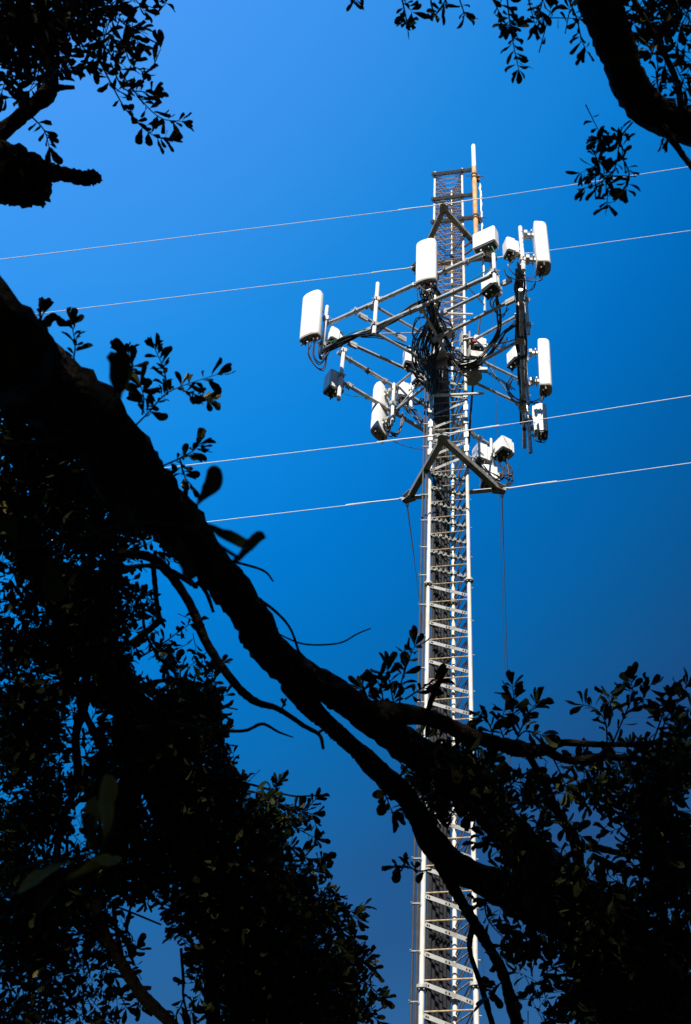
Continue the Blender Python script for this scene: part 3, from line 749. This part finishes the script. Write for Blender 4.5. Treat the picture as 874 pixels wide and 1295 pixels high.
# dead twigs on the upper side of the limb
limb(oakA, [(312, 752, 4.5, 3.3), (330, 760, 4, 3.3), (352, 777, 3.5, 3.3), (368, 797, 3, 3.3), (379, 828, 3.5, 3.4)], 'twig')
limb(oakA, [(334, 792, 2.6, 3.35), (352, 802, 2, 3.3), (385, 815, 2.4, 3.3), (428, 814, 2.2, 3.3), (452, 802, 2, 3.3), (469, 795, 1.6, 3.3)], 'twig')
limb(oakA, [(272, 706, 4, 3.1), (300, 712, 3.5, 3.1), (333, 722, 3, 3.1), (346, 736, 2, 3.1)], 'twig')
limb(oakA, [(356, 884, 5, 3.5), (361, 893, 3, 3.5)], 'twig')
limb(oakA, [(362, 884, 3.4, 3.5), (354, 903, 2, 3.5)], 'twig')
# the hanging branch under the limb
limb(oakA, [(150, 700, 12, 3.3), (190, 705, 12, 3.3), (216, 728, 12, 3.3), (243, 770, 13, 3.3), (262, 815, 11, 3.3), (296, 864, 10, 3.3), (322, 887, 9, 3.3), (352, 897, 7, 3.3), (384, 918, 6.5, 3.3), (404, 930, 5, 3.3), (409, 948, 4, 3.3)], 'branch')
limb(oakA, [(193, 706, 8, 3.3), (196, 740, 7, 3.3), (199, 770, 7, 3.3), (204, 790, 8, 3.3)], 'branch')
limb(oakA, [(160, 718, 6, 3.3), (190, 716, 6, 3.2), (214, 722, 7, 3.2), (238, 735, 8, 3.2), (248, 742, 7, 3.1)], 'branch')
limb(oakA, [(250, 735, 6, 3.1), (262, 752, 5, 3.1), (270, 775, 4, 3.1)], 'twig')
limb(oakA, [(215, 915, 6, 3.7), (263, 923, 5, 3.6), (290, 925, 4, 3.6), (312, 924, 4.2, 3.6), (332, 916, 4.2, 3.6), (352, 926, 3, 3.6), (371, 933, 1.6, 3.6)], 'twig')
limb(oakA, [(404, 926, 4, 3.3), (412, 923, 3, 3.3), (420, 935, 3, 3.3)], 'twig')
# ---- top right limb of oak A
limb(oakA, [(742, -45, 46, 3.3), (764, 18, 46, 3.3), (783, 68, 46, 3.3), (800, 114, 46, 3.3), (832, 147, 44, 3.35), (880, 164, 44, 3.4), (960, 186, 52, 3.6)],
     pre=[(Vector((.1, -.8, 6.3)), .045), (Vector((.45, .9, 5.4)), .055)], world=[(Vector((2.2, 2.6, 5.0)), .10), (Vector((2.9, 4.3, 4.2)), .14), (Vector((2.2, 5.6, 3.2)), .17), (crotch, .2)], n=20, rough=.09)
limb(oakA, [(836, 160, 12, 3.3), (852, 180, 9, 3.3), (866, 200, 8, 3.3), (885, 225, 7, 3.3)], 'branch')
limb(oakA, [(790, -20, 6, 3.4), (812, 18, 8, 3.4), (836, 60, 8, 3.4), (856, 105, 8, 3.45), (862, 140, 9, 3.5)], 'branch')
# ---- oak B: trunk left of the frame, snapped stub
tb = Vector((-3.1, 3.3, 3.2))
limb(oakB, [], 'trunk', pre=[(Vector((-3.3, 3.4, -.1)), .5), (Vector((-3.25, 3.38, .6)), .38), (Vector((-3.15, 3.3, 2.0)), .33), (tb, .30), (Vector((-3.2, 2.6, 4.6)), .22), (Vector((-3.2, 1.2, 6.6)), .15), (Vector((-3.0, -1, 8.6)), .08)], n=28)
limb(oakB, [(-120, 212, 108, 3.7), (-50, 212, 92, 3.6), (0, 217, 70, 3.5), (30, 228, 62, 3.5), (48, 238, 44, 3.5), (60, 244, 24, 3.5)], pre=[(Vector((-3.2, 2.6, 4.6)), .2)], n=14, rough=.2)
for u0, v0, u1, v1, w0 in ((30, 240, 62, 250, 26), (44, 228, 66, 234, 16), (36, 250, 58, 259, 18), (20, 245, 40, 262, 26), (52, 246, 64, 256, 9), (10, 244, 26, 258, 26), (60, 222, 78, 228, 12), (84, 221, 100, 231, 9), (112, 223, 130, 229, 8), (110, 226, 124, 221, 8), (28, 200, 62, 206, 14), (50, 254, 54, 264, 6)):
    limb(oakB, [(u0, v0, w0, 3.5), ((u0 + u1) / 2 + 2, (v0 + v1) / 2 + 1, w0 * .75, 3.49), (u1, v1, w0 * .12, 3.48)], 'splinter', n=7, rough=.28, sub=5)
limb(oakB, [(18, 206, 44, 3.5), (50, 214, 30, 3.5), (80, 221, 19, 3.5), (105, 225, 18, 3.5), (118, 225, 19, 3.5), (127, 227, 10, 3.5)], 'broken_stub', n=12, rough=.22)
limb(oakB, [(-60, 230, 30, 3.6), (-20, 187, 24, 3.6), (14, 158, 19, 3.6), (40, 136, 18, 3.6), (58, 121, 20, 3.6), (66, 100, 16, 3.6), (62, 70, 14, 3.6), (54, 30, 12, 3.6), (40, -30, 12, 3.7)], 'branch')
limb(oakB, [(58, 120, 14, 3.6), (70, 112, 10, 3.6), (82, 111, 6, 3.6), (94, 111, 5, 3.6)], 'broken_stub')
# ---- oak C: stems of the young oak, lower left
limb(oakC, [(272, 1400, 20, 5.0), (270, 1300, 18, 5.0), (266, 1240, 17, 5.0), (262, 1160, 18, 5.0), (240, 1060, 16, 5.0), (220, 960, 12, 5.0)], 'stem', pre=[(Vector((-1.35, 5.1, -.1)), .07), (Vector((-1.3, 5.15, 1.2)), .05)])
limb(oakC, [(330, 1340, 30, 5.3), (270, 1120, 44, 5.3), (200, 985, 46, 5.2), (170, 905, 46, 5.1), (140, 850, 46, 5.0), (100, 795, 40, 4.9), (50, 720, 36, 4.8), (0, 640, 30, 4.7), (-40, 560, 20, 4.6)], 'stem', pre=[(Vector((-1.2, 5.3, -.1)), .12), (Vector((-1.1, 5.5, 1.6)), .10)])
limb(oakC, [(100, 862, 9, 4.6), (106, 892, 12, 4.6), (96, 930, 11, 4.6), (98, 975, 10, 4.6), (90, 1010, 9, 4.6), (78, 1040, 9, 4.6), (70, 1090, 9, 4.6)], 'branch')
limb(oakC, [(105, 898, 8, 4.6), (118, 924, 9, 4.6), (136, 950, 9, 4.6)], 'branch')
limb(oakC, [(102, 978, 5, 4.6), (110, 1010, 4, 4.6), (118, 1025, 4, 4.6)], 'branch')
limb(oakC, [(85, 1055, 4, 4.6), (86, 1085, 4, 4.6), (100, 1080, 3, 4.6), (90, 1068, 3, 4.6)], 'twig')
limb(oakC, [(120, 1130, 14, 4.6), (128, 1172, 14, 4.6), (152, 1216, 15, 4.6), (170, 1245, 15, 4.6), (188, 1268, 14, 4.6), (222, 1300, 13, 4.6), (250, 1330, 14, 4.7)], 'branch', 'barklit')
limb(oakC, [(180, 1250, 6, 4.6), (191, 1250, 5, 4.6)], 'twig', 'barklit')
limb(oakC, [(143, 1140, 6, 4.6), (147, 1175, 6, 4.6), (153, 1205, 7, 4.6), (156, 1225, 5, 4.6)], 'branch')
limb(oakC, [(134, 1150, 5, 4.6), (137, 1180, 5, 4.6), (150, 1200, 5, 4.6)], 'branch')
limb(oakC, [(150, 1148, 2.5, 4.6), (175, 1158, 2.5, 4.6), (204, 1170, 2.2, 4.6)], 'twig')
limb(oakC, [(229, 1200, 4, 4.6), (232, 1240, 4, 4.6), (232, 1262, 3, 4.6), (240, 1295, 3, 4.6)], 'twig')
limb(oakC, [(166, 815, 10, 4.4), (185, 800, 9, 4.4), (202, 785, 10, 4.4)], 'branch')
limb(oakC, [(150, 858, 6, 4.5), (175, 868, 8, 4.5), (200, 862, 6, 4.5), (222, 860, 4, 4.5)], 'branch')
limb(oakC, [(155, 835, 6, 4.5), (168, 862, 8, 4.5), (182, 884, 8, 4.5), (205, 905, 7, 4.5)], 'branch')
limb(oakC, [(180, 765, 4, 4.5), (184, 800, 4, 4.5), (200, 830, 4, 4.5), (222, 853, 3, 4.5)], 'twig')
limb(oakC, [(185, 855, 4, 4.5), (196, 880, 4, 4.5)], 'twig')
limb(oakC, [(163, 895, 6, 4.5), (176, 905, 6, 4.5), (190, 890, 4, 4.5)], 'twig')
limb(oakC, [(240, 870, 3, 4.6), (262, 880, 3, 4.6), (282, 893, 2.4, 4.6), (301, 898, 1.6, 4.6)], 'twig')
limb(oakC, [(300, 988, 3, 4.7), (330, 996, 3, 4.7), (370, 1007, 2.4, 4.7), (406, 1006, 1.8, 4.7)], 'twig')

# ---- sprigs with leaves one can pick apart
S = sprig
for px, n in (([(118, 40), (140, 70), (165, 110), (200, 148), (230, 154)], 20), ([(122, 70), (140, 105), (160, 140), (188, 168), (212, 178)], 20), ([(148, 40), (158, 60), (165, 80), (182, 92)], 9),
              ([(40, 148), (52, 160), (58, 170), (62, 186)], 5), ([(140, 80), (156, 112), (178, 116), (192, 118)], 9), ([(150, 25), (165, 38), (176, 55)], 7), ([(62, 62), (70, 84), (88, 86)], 7), ([(20, 70), (8, 100), (2, 118)], 7)):
    S(oakB, px, 3.5, n + 10, L=.054)
for px, n in (([(760, -8), (775, 2)], 3), ([(640, -15), (645, 30), (650, 60), (656, 88)], 20), ([(505, -15), (513, 20), (515, 34)], 8), ([(455, -20), (449, 0)], 2), ([(570, -20), (560, 8), (548, 22)], 6), ([(575, -20), (583, 5), (588, 20)], 5),
              ([(712, -15), (728, 20), (735, 48), (741, 64)], 8), ([(690, -20), (684, 10), (678, 30)], 10), ([(800, 155), (785, 175), (780, 205), (770, 235), (768, 258)], 22), ([(785, 178), (768, 172), (757, 178)], 6), ([(778, 215), (758, 232), (740, 238)], 6),
              ([(830, 90), (832, 110), (840, 128)], 8), ([(840, 70), (826, 68), (818, 55)], 6), ([(850, 110), (866, 130), (868, 142)], 5), ([(838, 165), (845, 178)], 4), ([(790, 205), (796, 222), (792, 240)], 6)):
    S(oakA, px, 3.35, n + 6, L=.050, ycol=.10)
for px, n in (([(505, 895), (508, 862), (516, 838), (524, 818)], 14), ([(512, 885), (535, 870), (548, 862)], 7), ([(480, 905), (484, 880), (478, 862)], 6), ([(470, 905), (466, 885), (458, 872)], 5), ([(500, 900), (494, 870), (490, 850)], 8),
              ([(640, 930), (648, 905), (650, 885), (648, 868)], 10), ([(625, 935), (618, 915), (606, 905)], 7), ([(655, 930), (668, 905), (678, 890)], 8), ([(650, 940), (664, 925), (684, 930)], 5), ([(640, 940), (632, 918), (638, 900)], 7),
              ([(546, 1100), (530, 1102), (515, 1096), (503, 1096)], 9), ([(768, 942), (766, 915), (755, 898), (738, 892)], 12), ([(775, 940), (790, 905), (800, 880), (798, 860)], 14), ([(790, 905), (810, 888), (822, 868)], 9), ([(765, 910), (772, 892), (774, 880)], 7),
              ([(835, 930), (845, 905), (860, 885), (868, 868)], 12), ([(826, 938), (842, 895), (850, 880)], 8), ([(700, 960), (712, 985), (716, 1000)], 8), ([(730, 962), (748, 985), (750, 1015)], 8), ([(745, 960), (760, 978), (764, 1000)], 7),
              ([(700, 1040), (715, 1045), (735, 1058)], 7), ([(640, 1150), (640, 1185), (632, 1215)], 7), ([(612, 1140), (618, 1165), (640, 1190)], 7), ([(640, 1240), (625, 1250), (618, 1262)], 5), ([(650, 1200), (662, 1195), (670, 1180)], 6),
              ([(480, 990), (490, 1012), (496, 1028)], 5), ([(690, 1175), (676, 1190), (668, 1205)], 6), ([(640, 1000), (655, 985), (672, 985)], 6), ([(560, 960), (575, 965), (592, 950)], 9), ([(600, 1000), (612, 985), (622, 965)], 8)):
    S(oakA, px, 4.15, n + 7, L=.074)
for px, n in (([(165, 545), (190, 520), (208, 500), (232, 488), (275, 474)], 20), ([(212, 500), (208, 470), (196, 442)], 9), ([(225, 492), (248, 500), (262, 506)], 7), ([(180, 525), (182, 505), (178, 488)], 6), ([(205, 590), (228, 580), (245, 570), (252, 562)], 9),
              ([(228, 582), (232, 600), (240, 612)], 5), ([(90, 470), (95, 440), (91, 412)], 4), ([(58, 428), (52, 410), (55, 395)], 5), ([(160, 480), (168, 462), (162, 446)], 5)):
    S(oakA, px, 2.75, n + 12, L=.046, ycol=.08)
for px, n in (([(180, 830), (205, 815), (225, 800), (240, 790)], 8), ([(190, 815), (200, 815), (208, 840)], 5), ([(150, 745), (175, 745), (190, 760)], 7), ([(240, 880), (250, 850), (262, 842)], 8), ([(225, 870), (228, 850), (222, 836)], 7),
              ([(330, 1000), (360, 1020), (395, 1030)], 14), ([(320, 1020), (360, 1040), (398, 1060)], 14), ([(310, 1000), (345, 1005), (352, 990)], 6), ([(360, 1020), (380, 1030), (398, 1012)], 8), ([(350, 1060), (385, 1085), (410, 1085)], 10), ([(380, 1100), (405, 1100), (412, 1098)], 4),
              ([(400, 1130), (430, 1150), (452, 1162)], 9), ([(400, 1140), (415, 1128), (421, 1140)], 5), ([(420, 1170), (440, 1180), (452, 1196)], 8), ([(430, 1210), (455, 1215), (470, 1225)], 10), ([(440, 1230), (465, 1245), (482, 1262)], 12), ([(440, 1260), (462, 1275), (478, 1292)], 10),
              ([(150, 1200), (168, 1190), (160, 1175)], 5), ([(155, 1215), (172, 1200)], 4), ([(234, 1258), (228, 1275), (222, 1285)], 4), ([(234, 1258), (245, 1270), (240, 1285)], 5), ([(140, 1250), (152, 1260), (160, 1275)], 6), ([(178, 1262), (178, 1275)], 3), ([(60, 1240), (40, 1255)], 4),
              ([(268, 935), (282, 945), (284, 925)], 6), ([(275, 970), (290, 960), (296, 978)], 6), ([(270, 905), (278, 895), (270, 880)], 6)):
    S(oakC, px, 4.6, n + 5, L=.062)
# large soft leaves close to the camera on hanging twigs
def near_twig(pxs, d, w=3): limb(oakB, [(u, v, w, d) for u, v in pxs], 'twig', sub=5)
near_twig([(-60, 700), (60, 690), (160, 665), (235, 668), (300, 705)], 1.15, 5)
near_twig([(160, 665), (185, 625), (240, 640)], 1.15, 4)
near_twig([(60, 560), (110, 540), (140, 505)], 1.15, 4)
near_twig([(-60, 560), (60, 560), (110, 540)], 1.15, 5)
near_twig([(-60, 1130), (40, 1095), (95, 1085), (130, 1070), (150, 1030)], 1.1, 5)
def near_leaf(u0, v0, u1, v1, d, wf, yellow=False, nm=(0.2, -.8, .4), mtn=None):  # tone index picks the plain
    p, q = at_depth(u0, v0, d), at_depth(u1, v1, d + .01)
    oakB.single.insert(0, (p, (q - p).normalized(), Vector(nm), (q - p).length, wf, yellow))
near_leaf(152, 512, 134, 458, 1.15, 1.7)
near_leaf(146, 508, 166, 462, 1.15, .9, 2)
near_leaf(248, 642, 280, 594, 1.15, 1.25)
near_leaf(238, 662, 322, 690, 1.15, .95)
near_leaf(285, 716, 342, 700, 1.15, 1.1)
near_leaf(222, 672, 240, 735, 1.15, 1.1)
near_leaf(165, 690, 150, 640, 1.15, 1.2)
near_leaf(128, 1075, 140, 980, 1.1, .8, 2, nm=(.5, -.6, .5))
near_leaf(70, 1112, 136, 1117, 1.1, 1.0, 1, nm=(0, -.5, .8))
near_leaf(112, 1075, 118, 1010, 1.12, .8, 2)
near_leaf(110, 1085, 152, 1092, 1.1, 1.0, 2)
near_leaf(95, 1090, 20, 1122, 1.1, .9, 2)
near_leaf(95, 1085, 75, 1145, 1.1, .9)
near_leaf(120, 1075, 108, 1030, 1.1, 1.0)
near_leaf(60, 700, 70, 760, 1.15, 1.2)
near_leaf(20, 690, 5, 650, 1.15, 1.3)

# ---- foliage masses, cell by cell (25 photo pixels), density 0..9
GRID_B = {0: '999999 72', 1: '99985871', 2: '99876643', 3: '876332', 4: '552', 5: '2'}
GRID_C = {
 17: '5', 18: '99', 19: '999', 20: '9999', 21: '9999', 22: '99999', 23: '99999', 24: '999999', 25: '9999989', 26: '99999999', 27: '99889856', 28: '789779534',
 29: '5799994', 30: '677999831', 31: '5889998312', 32: '9999996422', 33: '9889894332', 34: '88898985388', 35: '99965986999', 36: '99963699999', 37: '998577999993', 38: '996288999996',
 39: '8791999999995', 40: '88930998999976', 41: '9995199799999986', 42: '966419889999996', 43: '986239999999998', 44: '9999999989999998', 45: '99999722599999997', 46: '999785101999999996',
 47: '999887300499999987', 48: '9997764000999999995', 49: '7876772000899999995', 50: '8686761000089999985', 51: '9867561000099999997'}
GRID_A = {35: {29: '22', 33: '24'}, 36: {33: '47'}, 37: {20: '3766', 33: '59'},
 38: {20: '699985', 26: '446788899'}, 39: {20: '699996', 26: '655778999'}, 40: {21: '4999987646899'}, 41: {22: '4469736', 31: '5998'}, 42: {22: '1249754', 31: '4899'},
 43: {25: '3975655799', 34: '9'}, 44: {25: '599877789', 34: '9'}, 45: {24: '3899999998', 34: '9'}, 46: {26: '6999998', 33: '88'}, 47: {26: '489999999'}, 48: {26: '578999899'},
 49: {26: '556999999'}, 50: {26: '566999999'}, 51: {26: '567999999'}}
GRID_T = {0: {19: '24', 22: '33', 25: '5555', 32: '899'}, 1: {20: '2', 25: '432', 32: '377'}, 2: {25: '2', 32: '466'}, 3: {32: '256'}, 4: {33: '54'}, 6: {30: '34'}, 7: {30: '55'}, 8: {30: '54'}, 9: {30: '42'}}
def fill(tree, grid, depth, spread, L, avoid=0.0):
    r = tree.rng; apx = (L * F / depth) ** 2 * .45 * .72 * .55
    for row, spec in grid.items():
        items = {0: spec} if isinstance(spec, str) else spec
        for c0, st in items.items():
            for k_, ch in enumerate(st):
                if not ch.isdigit() or ch == '0': continue
                cov = min(.985, int(ch) / 9.3) if ch != '9' else .988
                nl = -math.log(1 - cov) * 625 / apx * (2.2 if ch == '9' else 1.65)
                ncl = nl / 6.5
                ncl = int(ncl) + (1 if r.random() < ncl - int(ncl) else 0)
                for _ in range(ncl):
                    u = (c0 + k_ + r.random()) * 25; v = (row + r.random()) * 25
                    d = depth + r.uniform(-spread, spread)
                    p = at_depth(u, v, d)
                    ax = (rvec(r) + Vector((0, 0, -.15))).normalized(); ln = r.uniform(.07, .16)
                    tree.twigs.tube([p - ax * ln * .6, p, p + ax * ln * .4], [.0022, .0018, .001], 4, cap=False)
                    dress(tree, [p - ax * ln * .6, p, p + ax * ln * .4], 4, L, False, term=3, ycol=.006)
fill(oakB, GRID_B, 3.6, .35, .060)
fill(oakC, GRID_C, 4.9, .5, .060)
fill(oakA, GRID_A, 4.6, .5, .072)
fill(oakA, GRID_T, 3.5, .25, .056)

# ---- turn leaves into meshes
LP = np.array([(0, 0, 0), (.13, .035, .0), (.36, .125, .015), (.60, .20, .03), (.82, .205, .02), (.95, .12, 0), (1.0, .0, -.03), (.95, -.12, 0), (.82, -.205, .02), (.60, -.20, .03), (.36, -.125, .015), (.13, -.035, .0), (.38, 0, -.02), (.72, 0, -.03)], dtype=float)
LP2 = LP.copy(); LP2[:, 2] = -.18 * (LP[:, 0] - .3) ** 2 + .55 * np.abs(LP[:, 1]); LP2[:, 1] *= .8
LP3 = LP.copy(); LP3[:, 2] = .22 * (LP[:, 0]) ** 2 - .25 * np.abs(LP[:, 1]); LP3[3, 1] *= 1.15; LP3[8, 1] *= .8; LP3[9, 1] *= .85
LF = [(0, 1, 12), (1, 2, 12), (2, 3, 13, 12), (3, 4, 13), (4, 5, 13), (5, 6, 13), (6, 7, 13), (7, 8, 13), (8, 9, 13), (9, 10, 12, 13), (10, 11, 12), (11, 0, 12)]
LP4 = LP.copy(); LP4[:, 2] = .5 * np.sin(LP[:, 0] * 2.6) * LP[:, 0] * .5 + .9 * np.abs(LP[:, 1]); LP4[:, 1] *= .62; LP4[5:8, 0] -= .04; LP4[2, 1] *= 1.25
FORMS = [LP, LP2, LP3, LP4]
def basis(ax, nm):
    x = ax.normalized(); z = nm - x * nm.dot(x)
    if z.length < 1e-3: z = Vector((0, 0, 1)) - x * x.z
    z.normalize(); y = z.cross(x)
    return x, y, z
def leaf_template(name, form, mt):
    me = bpy.data.meshes.new(name); me.from_pydata([tuple(p) for p in form], [], LF); me.materials.append(M[mt])
    me.polygons.foreach_set('use_smooth', [True] * len(LF)); me.update(); return me
def fine_leaf(kind):
    """a leaf of 3 x 9 stations with a wavy, cupped blade"""
    rg = random.Random(kind * 7 + 3); vs, fs = [], []
    prof = [0, .028, .07, .12, .165, .195, .212, .205, .165, .10, 0]
    xs = [0, .08, .2, .34, .48, .60, .72, .83, .92, .975, 1.0]
    n_ = len(prof)
    for i, w_ in enumerate(prof):
        x_ = xs[i]
        bend = (-.10, .16, .02, .42)[kind] * x_ * x_ + .03 * math.sin(x_ * 7 + kind)
        for k_ in (-1, -.5, 0, .5, 1):
            ww = w_ * (1 + rg.uniform(-.16, .10) * abs(k_)) * (.72 if kind == 3 else 1)
            vs.append((x_, k_ * ww, bend + (.35, -.22, .15, 1.1)[kind] * abs(k_) * w_ + .012 * math.sin(i * 1.9 + k_ * 4)))
    for i in range(n_ - 1):
        for k_ in range(4):
            a_ = i * 5 + k_; fs.append((a_, a_ + 1, a_ + 6, a_ + 5))
    return vs, fs
TPL = {}
for i in range(4):
    vs_, fs_ = fine_leaf(i)
    for y_ in (0, 1, 2):
        me = bpy.data.meshes.new('leaf'); me.from_pydata(vs_, [], fs_); me.materials.append(M[('leaf', 'leafy', 'leaflit')[y_]])
        me.polygons.foreach_set('use_smooth', [True] * len(fs_)); me.validate(); me.update(); TPL[(i, y_)] = me
def big_mesh(name, leaves, parent, forms=FORMS, faces=LF, mt=('leaf', 'leafy')):
    if not leaves: return
    V, Fi, Mi = [], [], []; b = 0
    for i, (p, ax, nm, L, wf, yl) in enumerate(leaves):
        x, y, z = basis(ax, nm); f = forms[i % len(forms)]
        B = np.array([x, np.array(y) * wf, z]) * L
        V.append(f @ B + np.array(p)); nv = len(f)
        Fi += [tuple(k_ + b for k_ in fc) for fc in faces]; Mi += [1 if yl else 0] * len(faces); b += nv
    V = np.concatenate(V) - np.array(parent.location)
    me = bpy.data.meshes.new(name); me.from_pydata(V.tolist(), [], Fi)
    for m_ in mt: me.materials.append(M[m_])
    me.polygons.foreach_set('material_index', Mi); me.polygons.foreach_set('use_smooth', [True] * len(Fi)); me.update()
    o = bpy.data.objects.new(name, me); COL.objects.link(o); o.parent = parent; o['kind'] = 'stuff'
    return o
for T in (oakA, oakB, oakC):
    T.rng.shuffle(T.single) if T is not oakB else None
    ones, rest = T.single[:290], T.single[290:]
    for i, (p, ax, nm, L, wf, yl) in enumerate(ones):
        x, y, z = basis(ax, nm)
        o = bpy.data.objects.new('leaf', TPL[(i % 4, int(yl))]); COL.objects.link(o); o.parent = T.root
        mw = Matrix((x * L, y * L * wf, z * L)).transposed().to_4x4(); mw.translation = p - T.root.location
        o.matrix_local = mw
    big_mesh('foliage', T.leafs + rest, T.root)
    if T.twigs.v:
        o = T.twigs.build('fine_twigs', 'bark', T.root); o['kind'] = 'stuff'

# ---- unseen leaf shells added over and around the camera to shade the oaks
QP = np.array([(0, 0, 0), (.5, .27, .03), (1, 0, -.03), (.5, -.27, .03)], dtype=float)
def unseen_shade_crown(tree, side, count, seed):
    R_ = np.random.RandomState(seed)
    n = count * 4
    th = R_.rand(n) * 2 * np.pi; cz = R_.rand(n) * 1.4 - .4; s_ = np.sqrt(np.clip(1 - cz ** 2, 0, 1)); rr = .78 + .24 * R_.rand(n) + .05 * np.sin(th * 5) * s_
    P = np.stack([-0.8 + 9.5 * rr * s_ * np.cos(th), -1.5 + 10.5 * rr * s_ * np.sin(th), 5.6 + 7.0 * rr * cz], 1)
    dz = P[:, 2] - CZ; dep = P[:, 1] * CT + dz * ST; bb = -P[:, 1] * ST + dz * CT
    dsafe = np.where(dep > .05, dep, 1); u = U0 + F * P[:, 0] / dsafe; v = V0 - F * bb / dsafe
    vis = (dep > .05) & (u > -90) & (u < 964) & (v > -110) & (v < 1500)
    front = (P[:, 1] > 4.5) & (P[:, 2] < 9)
    keep = ~vis & ~front & (P[:, 2] > 2.6) & ((P[:, 0] > -.8) if side > 0 else (P[:, 0] <= -.8))
    P = P[keep][:count]; k_ = len(P)
    ax = R_.randn(k_, 3); ax /= np.linalg.norm(ax, axis=1)[:, None]
    nm = R_.randn(k_, 3) + np.array([0, 0, .6]); nm -= ax * (nm * ax).sum(1)[:, None]; nm /= np.linalg.norm(nm, axis=1)[:, None]
    y = np.cross(nm, ax); L = (.15 + .08 * R_.rand(k_))[:, None, None]
    V = P[:, None, :] + L * (QP[None, :, 0:1] * ax[:, None, :] + QP[None, :, 1:2] * y[:, None, :] + QP[None, :, 2:3] * nm[:, None, :])
    V = V.reshape(-1, 3) - np.array(tree.root.location)
    Fq = np.arange(k_ * 4).reshape(-1, 4)
    me = bpy.data.meshes.new('unseen_shade_crown'); me.from_pydata(V.tolist(), [], Fq.tolist()); me.materials.append(M['leaf']); me.update()
    o = bpy.data.objects.new('unseen_shade_crown', me); COL.objects.link(o); o.parent = tree.root; o['kind'] = 'stuff'
unseen_shade_crown(oakA, 1, 120000, 5)
unseen_shade_crown(oakB, -1, 120000, 6)
